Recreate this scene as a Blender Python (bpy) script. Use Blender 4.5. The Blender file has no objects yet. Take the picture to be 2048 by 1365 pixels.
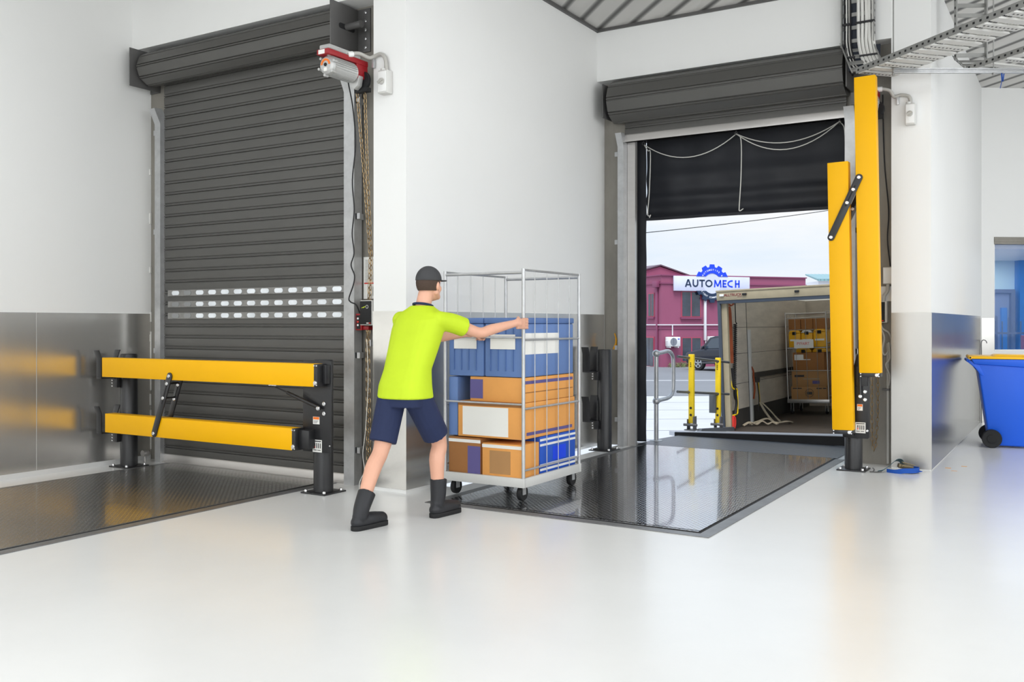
# lighting settings
SKY, SUN, EXPOSURE = 1.0, 3.5, 0.0
LAMPS = [(x, y, 1.4, 2.6, 37) for x in (-6.4, -3.0, .4, 3.8) for y in (-4.8, -1.2, 2.2)] + [(.8, 7.6, 1.4, 2.4, 38), (3.8, 8.0, 1.4, 2.4, 40), (2.2, 12.0, 1.4, 2.4, 40), (-2.6, 5.6, 1.4, 2.0, 20)]  # last lamp is added to lighten the header over the open bay
FILL = (330, 440)
import bpy, bmesh, math, random
from mathutils import Vector, Matrix, Euler
random.seed(7)
PI = math.pi
scene = bpy.context.scene
COL = scene.collection

# ------------------------------------------------------------------ materials
def lin(c):
    return tuple((v/255/12.92) if v/255 <= 0.04045 else ((v/255+0.055)/1.055)**2.4 for v in c)

def mat(name, rgb, rough=0.5, metal=0.0, spec=0.5, coat=0.0, var=0.0, vscale=3.0, bump=0.0, bscale=40.0,
        emit=0.0, alpha=1.0, trans=0.0, stretch=(1, 1, 1), rvar=0.0, coat_rough=0.1):
    m = bpy.data.materials.new(name); m.use_nodes = True
    nt = m.node_tree; b = nt.nodes['Principled BSDF']
    c = lin(rgb) + (1,)
    b.inputs['Base Color'].default_value = c
    b.inputs['Roughness'].default_value = rough
    b.inputs['Metallic'].default_value = metal
    b.inputs['Specular IOR Level'].default_value = spec
    b.inputs['Coat Weight'].default_value = coat
    b.inputs['Coat Roughness'].default_value = coat_rough
    b.inputs['Alpha'].default_value = alpha
    b.inputs['Transmission Weight'].default_value = trans
    if emit:
        b.inputs['Emission Color'].default_value = c
        b.inputs['Emission Strength'].default_value = emit
    if var or bump or rvar:
        tc = nt.nodes.new('ShaderNodeTexCoord'); mp = nt.nodes.new('ShaderNodeMapping')
        mp.inputs['Scale'].default_value = stretch
        nt.links.new(tc.outputs['Object'], mp.inputs['Vector'])
    if var or rvar:
        n = nt.nodes.new('ShaderNodeTexNoise'); n.inputs['Scale'].default_value = vscale
        n.inputs['Detail'].default_value = 6; n.inputs['Roughness'].default_value = 0.65
        nt.links.new(mp.outputs['Vector'], n.inputs['Vector'])
        if var:
            r = nt.nodes.new('ShaderNodeValToRGB')
            r.color_ramp.elements[0].position = 0.3; r.color_ramp.elements[1].position = 0.7
            r.color_ramp.elements[0].color = tuple(max(0, v*(1-var)) for v in c[:3]) + (1,)
            r.color_ramp.elements[1].color = tuple(min(1, v*(1+var)) for v in c[:3]) + (1,)
            nt.links.new(n.outputs['Fac'], r.inputs['Fac']); nt.links.new(r.outputs['Color'], b.inputs['Base Color'])
        if rvar:
            mr = nt.nodes.new('ShaderNodeMapRange')
            mr.inputs['To Min'].default_value = max(0.02, rough-rvar); mr.inputs['To Max'].default_value = rough+rvar
            nt.links.new(n.outputs['Fac'], mr.inputs['Value']); nt.links.new(mr.outputs['Result'], b.inputs['Roughness'])
    if bump:
        n2 = nt.nodes.new('ShaderNodeTexNoise'); n2.inputs['Scale'].default_value = bscale; n2.inputs['Detail'].default_value = 4
        nt.links.new(mp.outputs['Vector'], n2.inputs['Vector'])
        bp = nt.nodes.new('ShaderNodeBump'); bp.inputs['Strength'].default_value = bump; bp.inputs['Distance'].default_value = 0.01
        nt.links.new(n2.outputs['Fac'], bp.inputs['Height']); nt.links.new(bp.outputs['Normal'], b.inputs['Normal'])
    return m

def checker_plate(name, rgb, rough, metal, pitch, strength, coat=0.0):
    m = mat(name, rgb, rough, metal, var=0.12, vscale=2.0, coat=coat, coat_rough=0.04)
    nt = m.node_tree; b = nt.nodes['Principled BSDF']; N = nt.nodes.new; L = nt.links.new
    tc = N('ShaderNodeTexCoord'); sp = N('ShaderNodeSeparateXYZ'); L(tc.outputs['Object'], sp.inputs[0])
    def M(op, a, c=None):
        n = N('ShaderNodeMath'); n.operation = op
        for i, v in enumerate((a, c)):
            if v is None: continue
            if isinstance(v, (int, float)): n.inputs[i].default_value = v
            else: L(v, n.inputs[i])
        return n.outputs[0]
    k = 2*PI/pitch
    u = M('MULTIPLY', M('ADD', sp.outputs[0], sp.outputs[1]), k*0.5)
    v = M('MULTIPLY', M('SUBTRACT', sp.outputs[0], sp.outputs[1]), k*1.0)
    h = M('MULTIPLY', M('SINE', u), M('SINE', v))
    h = M('POWER', M('MAXIMUM', h, 0.0), 1.5)
    bp = N('ShaderNodeBump'); bp.inputs['Strength'].default_value = strength; bp.inputs['Distance'].default_value = 0.004
    L(h, bp.inputs['Height']); L(bp.outputs['Normal'], b.inputs['Normal'])
    if coat: L(bp.outputs['Normal'], b.inputs['Coat Normal']); b.inputs['Coat IOR'].default_value = 2.8
    return m

def ribbed(name, rgb, rough, metal, pitch, axis, strength, dark=0.5, width=0.0, dist=0.004):
    m = mat(name, rgb, rough, metal)
    nt = m.node_tree; b = nt.nodes['Principled BSDF']; N = nt.nodes.new; L = nt.links.new
    tc = N('ShaderNodeTexCoord'); dp = N('ShaderNodeVectorMath'); dp.operation = 'DOT_PRODUCT'
    dp.inputs[1].default_value = Vector(axis).normalized(); L(tc.outputs['Object'], dp.inputs[0])
    mu = N('ShaderNodeMath'); mu.operation = 'MULTIPLY'; mu.inputs[1].default_value = 2*PI/pitch; L(dp.outputs['Value'], mu.inputs[0])
    s = N('ShaderNodeMath'); s.operation = 'SINE'; L(mu.outputs[0], s.inputs[0])
    r = N('ShaderNodeValToRGB'); c = lin(rgb)
    r.color_ramp.elements[0].position = 0.02+width; r.color_ramp.elements[1].position = 0.3+width
    r.color_ramp.elements[0].color = tuple(v*dark for v in c)+(1,); r.color_ramp.elements[1].color = c+(1,)
    mr = N('ShaderNodeMapRange'); mr.inputs['From Min'].default_value = -1; mr.inputs['From Max'].default_value = 1
    L(s.outputs[0], mr.inputs['Value']); L(mr.outputs['Result'], r.inputs['Fac']); L(r.outputs['Color'], b.inputs['Base Color'])
    bp = N('ShaderNodeBump'); bp.inputs['Strength'].default_value = strength; bp.inputs['Distance'].default_value = dist
    L(r.outputs['Alpha'] if False else mr.outputs['Result'], bp.inputs['Height']); L(bp.outputs['Normal'], b.inputs['Normal'])
    return m

MT = dict(
 wall=mat('white_wall_paint', (236, 236, 234), 0.6, bump=0.02, bscale=25, var=0.01, vscale=0.7),
 steel3=mat('satin_stainless', (172, 170, 166), 0.34, 0.85, var=0.05, vscale=1.2, stretch=(1, 1, 0.35)),
 steel=mat('brushed_stainless', (214, 212, 208), 0.21, 0.85, var=0.07, vscale=1.2, stretch=(1, 1, 0.35), rvar=0.05),
 steel2=mat('polished_stainless', (168, 166, 162), 0.2, 0.95, var=0.05, vscale=1.0, stretch=(1, 1, 0.3), rvar=0.05),
 jamb=mat('bare_steel_and_concrete', (138, 134, 126), 0.5, 0.25, var=0.18, vscale=2.5, bump=0.1, bscale=30, stretch=(1, 1, 0.4)),
 roller=mat('charcoal_roller_steel', (86, 85, 82), 0.42, 0.15, var=0.04, vscale=2.0),
 bracket=mat('dark_painted_bracket', (92, 91, 90), 0.45, 0.2, var=0.08, vscale=3.0),
 galv=mat('galvanised_steel', (186, 187, 188), 0.38, 0.6, var=0.12, vscale=9.0),
 alu=mat('mill_aluminium', (196, 193, 190), 0.35, 0.7, var=0.08, vscale=5.0, stretch=(0.2, 1, 1)),
 yellow=mat('safety_yellow', (250, 186, 4), 0.45, 0.0, spec=0.25, var=0.02, vscale=1.5),
 black=mat('black_powder_coat', (34, 34, 36), 0.36, 0.0, var=0.1, vscale=5),
 bolt=mat('zinc_bolt', (205, 205, 205), 0.25, 0.85),
 frame=mat('leveller_frame_steel', (128, 128, 128), 0.35, 0.5, var=0.2, vscale=4),
 gap=mat('black_rubber', (18, 18, 20), 0.7),
 red=mat('operator_red', (150, 16, 26), 0.4),
 cast=mat('cast_aluminium', (190, 190, 188), 0.4, 0.45),
 clear=mat('clear_plastic', (232, 232, 230), 0.12, 0.0, alpha=0.45),
 white=mat('white_plastic', (232, 232, 230), 0.4),
 grey=mat('grey_plastic', (205, 204, 200), 0.45),
 conduit=mat('grey_conduit', (176, 174, 168), 0.4),
 paper=mat('paper_label', (236, 235, 230), 0.7),
 ink=mat('dark_ink', (60, 58, 58), 0.7),
 orange=mat('orange_ink', (240, 120, 30), 0.6),
 redink=mat('red_ink', (215, 50, 40), 0.6),
 lime=mat('lime_ink', (190, 210, 40), 0.5),
 brass=mat('brassy_chain', (176, 150, 112), 0.3, 0.85),
 slot=mat('glowing_clear_slot', (205, 210, 214), 0.2, emit=0.3, var=.18, vscale=5),  # its own glow stands in for daylight behind the slots
 slotdim=mat('shaded_clear_slot', (140, 142, 142), 0.25),  # darker copy of the slot, shade put into its colour
 strip=mat('smoky_vision_strip', (132, 131, 128), 0.2, var=0.18, vscale=14),
 curtain=mat('navy_black_fabric', (25, 27, 34), 0.6, var=0.15, vscale=1.5, bump=0.12, bscale=3.0, stretch=(1, 1, 2.2)),
 rope=mat('white_rope', (225, 223, 215), 0.7),
 concrete=mat('pale_concrete', (180, 181, 184), 0.8, var=0.06, vscale=0.4),
 asphalt=mat('grey_asphalt', (116, 118, 122), 0.85, var=0.06, vscale=0.3),
 kerb=mat('kerb_concrete', (206, 206, 205), 0.8),
 linep=mat('road_line_paint', (225, 226, 228), 0.7),
 purple=mat('plum_render', (150, 80, 108), 0.75, var=0.05, vscale=0.8),
 plumtrim=mat('plum_trim', (134, 66, 98), 0.6),
 rosy=mat('rosy_window_frame', (176, 72, 94), 0.5),
 pane=mat('dark_window_glass', (48, 58, 72), 0.06, 0.0, spec=0.8, var=0.5, vscale=0.9),
 pipew=mat('white_painted_pipe', (224, 222, 226), 0.5),
 acgrey=ribbed('fan_grille', (138, 142, 152), 0.5, 0.0, 0.06, (0, 0, 1), 0.4),
 signw=mat('silver_white_sign', (214, 217, 238), 0.4, var=0.05, vscale=1.2),
 signblue=mat('royal_blue_sign', (10, 66, 226), 0.4),
 signnavy=mat('navy_sign', (26, 48, 78), 0.45),
 signwhite=mat('white_lettering', (245, 246, 250), 0.5),
 teal=ribbed('teal_metal_roof', (128, 164, 170), 0.5, 0.2, 0.3, (1, 0, 0), 0.5, dark=0.6),
 roofdark=mat('dark_roof_edge', (96, 76, 88), 0.6),
 carpaint=mat('midnight_car_paint', (22, 27, 42), 0.15, 0.3, coat=0.8),
 carglass=mat('car_glass', (60, 74, 88), 0.05, spec=0.9),
 tyre=mat('tyre_rubber', (28, 28, 30), 0.75),
 rim=mat('alloy_rim', (190, 195, 200), 0.3, 0.7),
 truckpale=mat('weathered_cream_panel', (158, 146, 120), 0.55, var=0.12, vscale=2.5),
 trucklining=mat('scuffed_white_lining', (200, 191, 178), 0.6, var=0.14, vscale=2.0, stretch=(1, 0.6, 3)),
 truckdark=mat('dark_kick_panel', (58, 56, 54), 0.7, var=0.2, vscale=3),
 truckframe=mat('slate_door_frame', (66, 74, 86), 0.45, 0.3),
 truckfloor=mat('worn_brown_truck_floor', (58, 51, 45), 0.5, var=0.3, vscale=4),
 truckwhite=mat('truck_white_paint', (205, 205, 202), 0.4),
 liftgrey=mat('lift_platform_aluminium', (176, 180, 188), 0.4, 0.5, var=0.15, vscale=3),
 railyel=mat('scuffed_chrome_yellow', (232, 196, 12), 0.45, var=0.12, vscale=7),
 railgrey=mat('slate_tube', (92, 95, 98), 0.4, 0.4),
 strapbrown=mat('rust_brown_strap', (150, 70, 34), 0.8),
 straptan=mat('grey_tan_webbing', (176, 164, 142), 0.85),
 strapteal=mat('faded_teal_webbing', (62, 86, 92), 0.8),
 strapblue=mat('blue_webbing', (16, 78, 170), 0.75),
 ratchet=mat('dull_brass_ratchet', (120, 108, 84), 0.4, 0.7),
 carton=mat('kraft_cardboard', (176, 132, 84), 0.75, var=0.05, vscale=5),
 cartonorange=mat('warm_cardboard', (228, 160, 84), 0.7, var=0.05, vscale=4),
 cartondark=mat('brown_cardboard', (158, 106, 56), 0.75, var=0.06, vscale=4),
 cartonblue=mat('printed_blue_card', (26, 82, 186), 0.5),
 cartonplum=mat('printed_plum_card', (92, 84, 140), 0.55),
 totecol=mat('slate_blue_tote', (98, 128, 182), 0.5),
 totelid=mat('slate_blue_lid', (84, 114, 168), 0.5),
 binyel=mat('yellow_plastic', (236, 176, 20), 0.45),
 binblue=mat('blue_bin_plastic', (18, 96, 226), 0.42, bump=0.03, bscale=120),
 binlid=mat('amber_lid_plastic', (255, 196, 20), 0.4),
 glasstint=mat('blue_tinted_glass', (60, 130, 215), 0.03, alpha=0.16, spec=0.7),
 roomblue=mat('pale_blue_room_wall', (186, 212, 220), 0.7),
 roomdeep=mat('deep_blue_panel', (40, 110, 180), 0.5),
 roomslate=mat('slate_door', (112, 124, 150), 0.5),
 maroon=mat('maroon_box', (120, 44, 50), 0.6),
 fence=mat('slate_fence', (78, 88, 108), 0.5),
 skin=mat('skin', (222, 168, 142), 0.5, var=0.04, vscale=12),
 hivis=mat('hi_vis_yellow_polo', (190, 216, 24), 0.7, var=0.05, vscale=3, bump=0.35, bscale=7),
 navy=mat('navy_cotton', (26, 38, 74), 0.8, var=0.1, vscale=4, bump=0.15, bscale=10),
 cap=mat('charcoal_cap', (62, 62, 64), 0.8),
 hair=mat('short_dark_hair', (70, 54, 44), 0.8, bump=0.4, bscale=120),
 boot=mat('black_boot_leather', (26, 27, 32), 0.5, bump=0.1, bscale=30),
 eye=mat('eye_white', (235, 232, 228), 0.3),
 pupil=mat('dark_pupil', (30, 22, 18), 0.2),
 traysteel=mat('cable_tray_steel', (150, 150, 147), 0.45, 0.4, var=0.12, vscale=6),
 cablewhite=mat('white_cable', (226, 225, 220), 0.45),
 cableblack=mat('black_cable', (20, 20, 24), 0.5),
 traydark=mat('dark_tray_backing', (40, 46, 58), 0.6),
 bluetie=mat('blue_cable_tie', (20, 70, 150), 0.5),
 leaf=mat('scrubby_leaf', (120, 132, 84), 0.8),
 yellowpaint=mat('yellow_paint_mark', (226, 160, 10), 0.6),
 orangescuff=mat('orange_floor_scuff', (236, 170, 80), 0.6),
 whitepeel=mat('peeling_white_paint', (228, 227, 222), 0.6),
)
MT['deck'] = checker_plate('checker_plate_deck', (112, 112, 116), 0.08, 0.9, 0.045, 0.3, 1.0)
MT['deck1'] = checker_plate('worn_checker_plate', (126, 125, 121), 0.2, 0.6, 0.045, 0.2, 0.4)
MT['lip'] = ribbed('ribbed_lip_plate', (92, 94, 98), 0.35, 0.6, 0.06, (0, 1, 0), 0.6, dark=0.6)
MT['ceiling'] = ribbed('profiled_metal_soffit', (206, 204, 200), 0.45, 0.15, 0.29, (1, 1, 0), 0.9, dark=0.12, width=-0.015, dist=0.02)

def floor_mat():
    m = mat('white_epoxy_floor', (232, 232, 230), 0.3, 0.0, spec=0.45, coat=0.4, var=0.03, vscale=0.8, coat_rough=0.19)
    nt = m.node_tree; b = nt.nodes['Principled BSDF']; N = nt.nodes.new; L = nt.links.new
    tc = N('ShaderNodeTexCoord')
    # sparse scuffs
    mp = N('ShaderNodeMapping'); mp.inputs['Scale'].default_value = (1.3, 5.0, 1); mp.inputs['Rotation'].default_value = (0, 0, 0.5)
    L(tc.outputs['Object'], mp.inputs['Vector'])
    n = N('ShaderNodeTexNoise'); n.inputs['Scale'].default_value = 3.0; n.inputs['Detail'].default_value = 10; n.inputs['Roughness'].default_value = 0.8
    L(mp.outputs['Vector'], n.inputs['Vector'])
    r = N('ShaderNodeValToRGB'); r.color_ramp.elements[0].position = 0.27; r.color_ramp.elements[1].position = 0.34
    r.color_ramp.elements[0].color = (0.62, 0.6, 0.57, 1); r.color_ramp.elements[1].color = (1, 1, 1, 1)
    L(n.outputs['Fac'], r.inputs['Fac'])
    src = b.inputs['Base Color'].links[0].from_socket
    mx = N('ShaderNodeMix'); mx.data_type = 'RGBA'; mx.blend_type = 'MULTIPLY'; mx.inputs['Factor'].default_value = 0.5
    L(src, mx.inputs['A']); L(r.outputs['Color'], mx.inputs['B']); L(mx.outputs['Result'], b.inputs['Base Color'])
    n3 = N('ShaderNodeTexNoise'); n3.inputs['Scale'].default_value = 14; n3.inputs['Detail'].default_value = 3
    L(tc.outputs['Object'], n3.inputs['Vector'])
    bp = N('ShaderNodeBump'); bp.inputs['Strength'].default_value = 0.05; bp.inputs['Distance'].default_value = 0.01
    L(n3.outputs['Fac'], bp.inputs['Height']); L(bp.outputs['Normal'], b.inputs['Normal']); L(bp.outputs['Normal'], b.inputs['Coat Normal'])
    return m
MT['floor'] = floor_mat()
def translucent(name, rgb):
    m = mat(name, rgb, 0.5); nt = m.node_tree; b = nt.nodes['Principled BSDF']; t = nt.nodes.new('ShaderNodeBsdfTranslucent'); t.inputs['Color'].default_value = lin(rgb)+(1,)
    x = nt.nodes.new('ShaderNodeMixShader'); x.inputs[0].default_value = .6; nt.links.new(b.outputs[0], x.inputs[1]); nt.links.new(t.outputs[0], x.inputs[2])
    nt.links.new(x.outputs[0], nt.nodes['Material Output'].inputs['Surface']); return m
MT['truckroof'] = translucent('translucent_fibreglass_roof', (225, 222, 214))

# ------------------------------------------------------------------ mesh builder
def smooth(me, ang=0.6):
    for p in me.polygons: p.use_smooth = True
    try: me.set_sharp_from_angle(angle=ang)
    except Exception: pass

class MB:
    def __init__(s): s.v = []; s.f = []; s.m = None; s.cut = []
    def add(s, vs, fs):
        o = len(s.v); s.cut.append((o, len(s.f))); s.v += [tuple(x) for x in vs]; s.f += [tuple(i+o for i in f) for f in fs]; return s
    def box(s, x0, x1, y0, y1, z0, z1):
        if x1 < x0: x0, x1 = x1, x0
        if y1 < y0: y0, y1 = y1, y0
        if z1 < z0: z0, z1 = z1, z0
        return s.add([(x0,y0,z0),(x1,y0,z0),(x1,y1,z0),(x0,y1,z0),(x0,y0,z1),(x1,y0,z1),(x1,y1,z1),(x0,y1,z1)],
                     [(0,3,2,1),(4,5,6,7),(0,1,5,4),(1,2,6,5),(2,3,7,6),(3,0,4,7)])
    def obox(s, c, ax, ay, az):   # centre + half axes
        c, ax, ay, az = map(Vector, (c, ax, ay, az))
        vs = [c+i*ax+j*ay+k*az for k in (-1, 1) for j, i in ((-1,-1),(-1,1),(1,1),(1,-1))]
        return s.add(vs, [(0,3,2,1),(4,5,6,7),(0,1,5,4),(1,2,6,5),(2,3,7,6),(3,0,4,7)])
    def bar(s, p0, p1, w, h, up=(0, 0, 1)):
        p0, p1 = Vector(p0), Vector(p1); d = p1-p0; L = d.length; d.normalize(); up = Vector(up)
        if abs(d.dot(up)) > 0.98: up = Vector((0, 1, 0))
        sx = d.cross(up).normalized(); uz = sx.cross(d).normalized()
        return s.obox((p0+p1)/2, d*L/2, sx*w/2, uz*h/2)
    def prism(s, poly, axis, a0, a1):   # poly of 2-tuples in the two other axes (cyclic order), extruded on axis
        n = len(poly)
        def mk(p, a):
            return {'x': (a, p[0], p[1]), 'y': (p[0], a, p[1]), 'z': (p[0], p[1], a)}[axis]
        vs = [mk(p, a0) for p in poly]+[mk(p, a1) for p in poly]
        fs = [tuple(range(n))[::-1], tuple(range(n, 2*n))]+[(i, (i+1) % n, n+(i+1) % n, n+i) for i in range(n)]
        return s.add(vs, fs)
    def tube(s, pts, r, n=10, cap=True, closed=False):
        pts = [Vector(p) for p in pts]; k = len(pts); rs = r if isinstance(r, (list, tuple)) else [r]*k
        t0 = (pts[1]-pts[0]).normalized(); ref = Vector((0, 0, 1)) if abs(t0.z) < 0.9 else Vector((1, 0, 0))
        nx = t0.cross(ref).normalized(); vs = []
        for i, p in enumerate(pts):
            if closed: t = (pts[(i+1) % k]-pts[i-1]).normalized()
            elif i == 0: t = t0
            elif i == k-1: t = (pts[-1]-pts[-2]).normalized()
            else: t = ((pts[i+1]-p).normalized()+(p-pts[i-1]).normalized()).normalized()
            nx = (nx-t*nx.dot(t)).normalized(); ny = t.cross(nx)
            for j in range(n):
                a = 2*PI*j/n; vs.append(p+(nx*math.cos(a)+ny*math.sin(a))*rs[i])
        fs = []
        for i in range(k if closed else k-1):
            a, b = i*n, ((i+1) % k)*n
            fs += [(a+j, a+(j+1) % n, b+(j+1) % n, b+j) for j in range(n)]
        if cap and not closed: fs += [tuple(range(n))[::-1], tuple(range((k-1)*n, k*n))]
        return s.add(vs, fs)
    def cyl(s, p0, p1, r, n=20, r1=None):
        return s.tube([p0, p1], [r, r if r1 is None else r1], n)
    def lathe(s, prof, c, axis=(0, 0, 1), n=24):   # prof: (radius, height)
        ax = Vector(axis).normalized(); ref = Vector((0, 0, 1)) if abs(ax.z) < 0.9 else Vector((1, 0, 0))
        nx = ax.cross(ref).normalized(); ny = ax.cross(nx); c = Vector(c); vs = []
        for r, h in prof:
            for j in range(n):
                a = 2*PI*j/n; vs.append(c+ax*h+(nx*math.cos(a)+ny*math.sin(a))*r)
        fs = [(i*n+j, i*n+(j+1) % n, (i+1)*n+(j+1) % n, (i+1)*n+j) for i in range(len(prof)-1) for j in range(n)]
        fs += [tuple(range(n))[::-1], tuple(range((len(prof)-1)*n, len(prof)*n))]
        return s.add(vs, fs)
    def ball(s, c, r, nu=14, nv=9, sc=(1, 1, 1)):
        c = Vector(c); vs = [c+Vector((0, 0, r*sc[2]))]
        for i in range(1, nv):
            th = PI*i/nv
            for j in range(nu):
                a = 2*PI*j/nu; vs.append(c+Vector((r*sc[0]*math.sin(th)*math.cos(a), r*sc[1]*math.sin(th)*math.sin(a), r*sc[2]*math.cos(th))))
        vs.append(c-Vector((0, 0, r*sc[2]))); fs = []
        for j in range(nu): fs.append((0, 1+j, 1+(j+1) % nu))
        for i in range(nv-2):
            a = 1+i*nu
            fs += [(a+j, a+nu+j, a+nu+(j+1) % nu, a+(j+1) % nu) for j in range(nu)]
        a = 1+(nv-2)*nu; e = len(vs)-1
        fs += [(a+j, e, a+(j+1) % nu) for j in range(nu)]
        return s.add(vs, fs)
    def build(s, name, m, parent=None, bevel=0.0, sm=True, seg=2, split=False):
        if split:   # every added piece becomes an object of its own
            o = None
            for k, (v0, f0) in enumerate(s.cut):
                v1, f1 = s.cut[k+1] if k+1 < len(s.cut) else (len(s.v), len(s.f))
                q = MB(); q.v = s.v[v0:v1]; q.f = [tuple(i-v0 for i in f) for f in s.f[f0:f1]]
                o = q.build(name, m, parent, bevel, sm, seg)
            return o
        me = bpy.data.meshes.new(name)
        off = WLOC.get(parent.name, Vector()) if parent else Vector()
        me.from_pydata([tuple(Vector(v)-off) for v in s.v], [], s.f)
        bm = bmesh.new(); bm.from_mesh(me); bmesh.ops.recalc_face_normals(bm, faces=bm.faces)
        if bevel:
            es = [e for e in bm.edges if len(e.link_faces) == 2 and e.calc_face_angle(0) > 0.5]
            bmesh.ops.bevel(bm, geom=es, offset=bevel, segments=seg, profile=0.5, affect='EDGES', clamp_overlap=True)
        bm.to_mesh(me); bm.free()
        if sm: smooth(me)
        me.materials.append(MT[m] if isinstance(m, str) else m)
        o = bpy.data.objects.new(name, me); COL.objects.link(o)
        if parent:
            o.parent = parent; WLOC[o.name] = off
        return o
WLOC = {}

def thing(name, label, cat, loc=(0, 0, 0), rot=(0, 0, 0), group=None, local=False):
    o = bpy.data.objects.new(name, None); COL.objects.link(o); o.empty_display_size = 0.1
    o.location = loc; o.rotation_euler = rot; o['label'] = label; o['category'] = cat
    if group: o['group'] = group
    WLOC[o.name] = Vector() if local else Vector(loc)
    return o
def tag(o, label=None, cat=None, group=None, kind=None):
    if label: o['label'] = label
    if cat: o['category'] = cat
    if group: o['group'] = group
    if kind: o['kind'] = kind
    return o
def struct(o, label=None): o['kind'] = 'structure'; return o
def recentre(o, p):   # move a single-mesh object's origin to its base
    p = Vector(p); o.data.transform(Matrix.Translation(-p)); o.location = p; return o
def copy_tree(o, loc=None, rot=None, label=None, group=None):
    def cp(src, par):
        c = src.copy(); COL.objects.link(c); c.parent = par; WLOC[c.name] = WLOC.get(src.name, Vector())
        for ch in [q for q in bpy.data.objects if q.parent == src]: cp(ch, c)
        return c
    r = cp(o, None)
    if loc is not None: r.location = loc
    if rot is not None: r.rotation_euler = rot
    if label: r['label'] = label
    if group: r['group'] = group
    return r

def text(name, body, size, m, parent, loc, rot=(PI/2, 0, 0), depth=0.003, bold=0.0, align='CENTER', sx=1.0):
    cu = bpy.data.curves.new(name, 'FONT'); cu.body = body; cu.size = size; cu.extrude = depth; cu.offset = bold
    cu.align_x = align; cu.align_y = 'CENTER'
    t = bpy.data.objects.new(name, cu); COL.objects.link(t)
    bpy.context.view_layer.update()
    me = bpy.data.meshes.new_from_object(t.evaluated_get(bpy.context.evaluated_depsgraph_get()))
    bpy.data.objects.remove(t)
    me.transform(Matrix.Diagonal((sx, 1, 1, 1)))
    me.transform(Euler(rot).to_matrix().to_4x4())
    off = WLOC.get(parent.name, Vector())
    me.transform(Matrix.Translation(Vector(loc)-off))
    me.materials.clear(); me.materials.append(MT[m])
    o = bpy.data.objects.new(name, me); COL.objects.link(o); o.parent = parent; WLOC[o.name] = off
    return o
def arc(c, r, a0, a1, n, plane='xz', y=0.0):
    out = []
    for i in range(n+1):
        a = a0+(a1-a0)*i/n
        u, w = r*math.cos(a), r*math.sin(a)
        out.append({'xz': (c[0]+u, c[1], c[2]+w), 'xy': (c[0]+u, c[1]+w, c[2]), 'yz': (c[0], c[1]+u, c[2]+w)}[plane])
    return out
def spline(pts, n=8):
    pts = [Vector(p) for p in pts]; P = [pts[0]*2-pts[1]]+pts+[pts[-1]*2-pts[-2]]; out = []
    for i in range(1, len(P)-2):
        for k in range(n):
            t = k/n; a, b, c, d = P[i-1], P[i], P[i+1], P[i+2]
            out.append(0.5*((2*b)+(-a+c)*t+(2*a-5*b+4*c-d)*t*t+(-a+3*b-3*c+d)*t**3))
    out.append(pts[-1]); return out
def sag(p0, p1, d, n=16):
    p0, p1 = Vector(p0), Vector(p1)
    return [p0.lerp(p1, i/n)-Vector((0, 0, 4*d*(i/n)*(1-i/n))) for i in range(n+1)]
def stadium(cx, cz, w, h, n=6):
    r = h/2; d = w/2-r
    return [(cx+d+r*math.cos(a), cz+r*math.sin(a)) for a in [-PI/2+PI*i/n for i in range(n+1)]] + \
           [(cx-d+r*math.cos(a), cz+r*math.sin(a)) for a in [PI/2+PI*i/n for i in range(n+1)]]
# ------------------------------------------------------------------ the hall
XL, XM, XR = -8.12, -4.68, -1.21
YH1, YH2, HZ, CZ = 5.98, 9.49, 4.115, 4.70
def S(mb, name, m, **k): return struct(mb.build(name, m, **k))
S(MB().prism([(-8.3, -7), (7, -7), (7, 21), (-1.35, 21), (-1.35, 10.35), (-4.5, 10.35), (-4.5, 6.45), (-8.3, 6.45)], 'z', -1.15, 0.0), 'floor', 'floor', sm=False)
S(MB().box(-8.4, XL, -7, 6.5, 0, CZ), 'wall_left', 'wall', sm=False)
# bay of the shut door: header with white soffit, backing wall around the opening
S(MB().box(XL, -5.02, YH1, 6.5, HZ, CZ), 'wall_header_left', 'wall', sm=False)
for nm, a in (('wall_jamb_left', (XL, -7.78, 0, HZ)), ('wall_jamb_centre', (-5.44, -5.02, 0, HZ)), ('wall_lintel_left', (-7.78, -5.44, 3.55, HZ))): S(MB().box(a[0], a[1], 6.2, 6.5, a[2], a[3]), nm, 'jamb', sm=False)
S(MB().box(-5.02, XM, 6.0, 10.0, 0, CZ), 'wall_middle', 'wall', sm=False)
S(MB().box(XM, -1.56, YH2, 10.0, HZ, CZ), 'wall_header_right', 'wall', sm=False)
for nm, a in (('wall_jamb_bay', (XM, -4.30, 0, HZ)), ('wall_jamb_right', (-1.94, -1.56, 0, HZ)), ('wall_lintel_right', (-4.30, -1.94, 3.50, HZ))): S(MB().box(a[0], a[1], 9.68, 9.74, a[2], a[3]), nm, 'jamb', sm=False)
S(MB().prism([(-1.56, 9.5), (XR, 9.5), (XR, 14.6), (-1.56, 14.6)], 'z', 0, CZ), 'wall_right', 'wall', sm=False)
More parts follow.
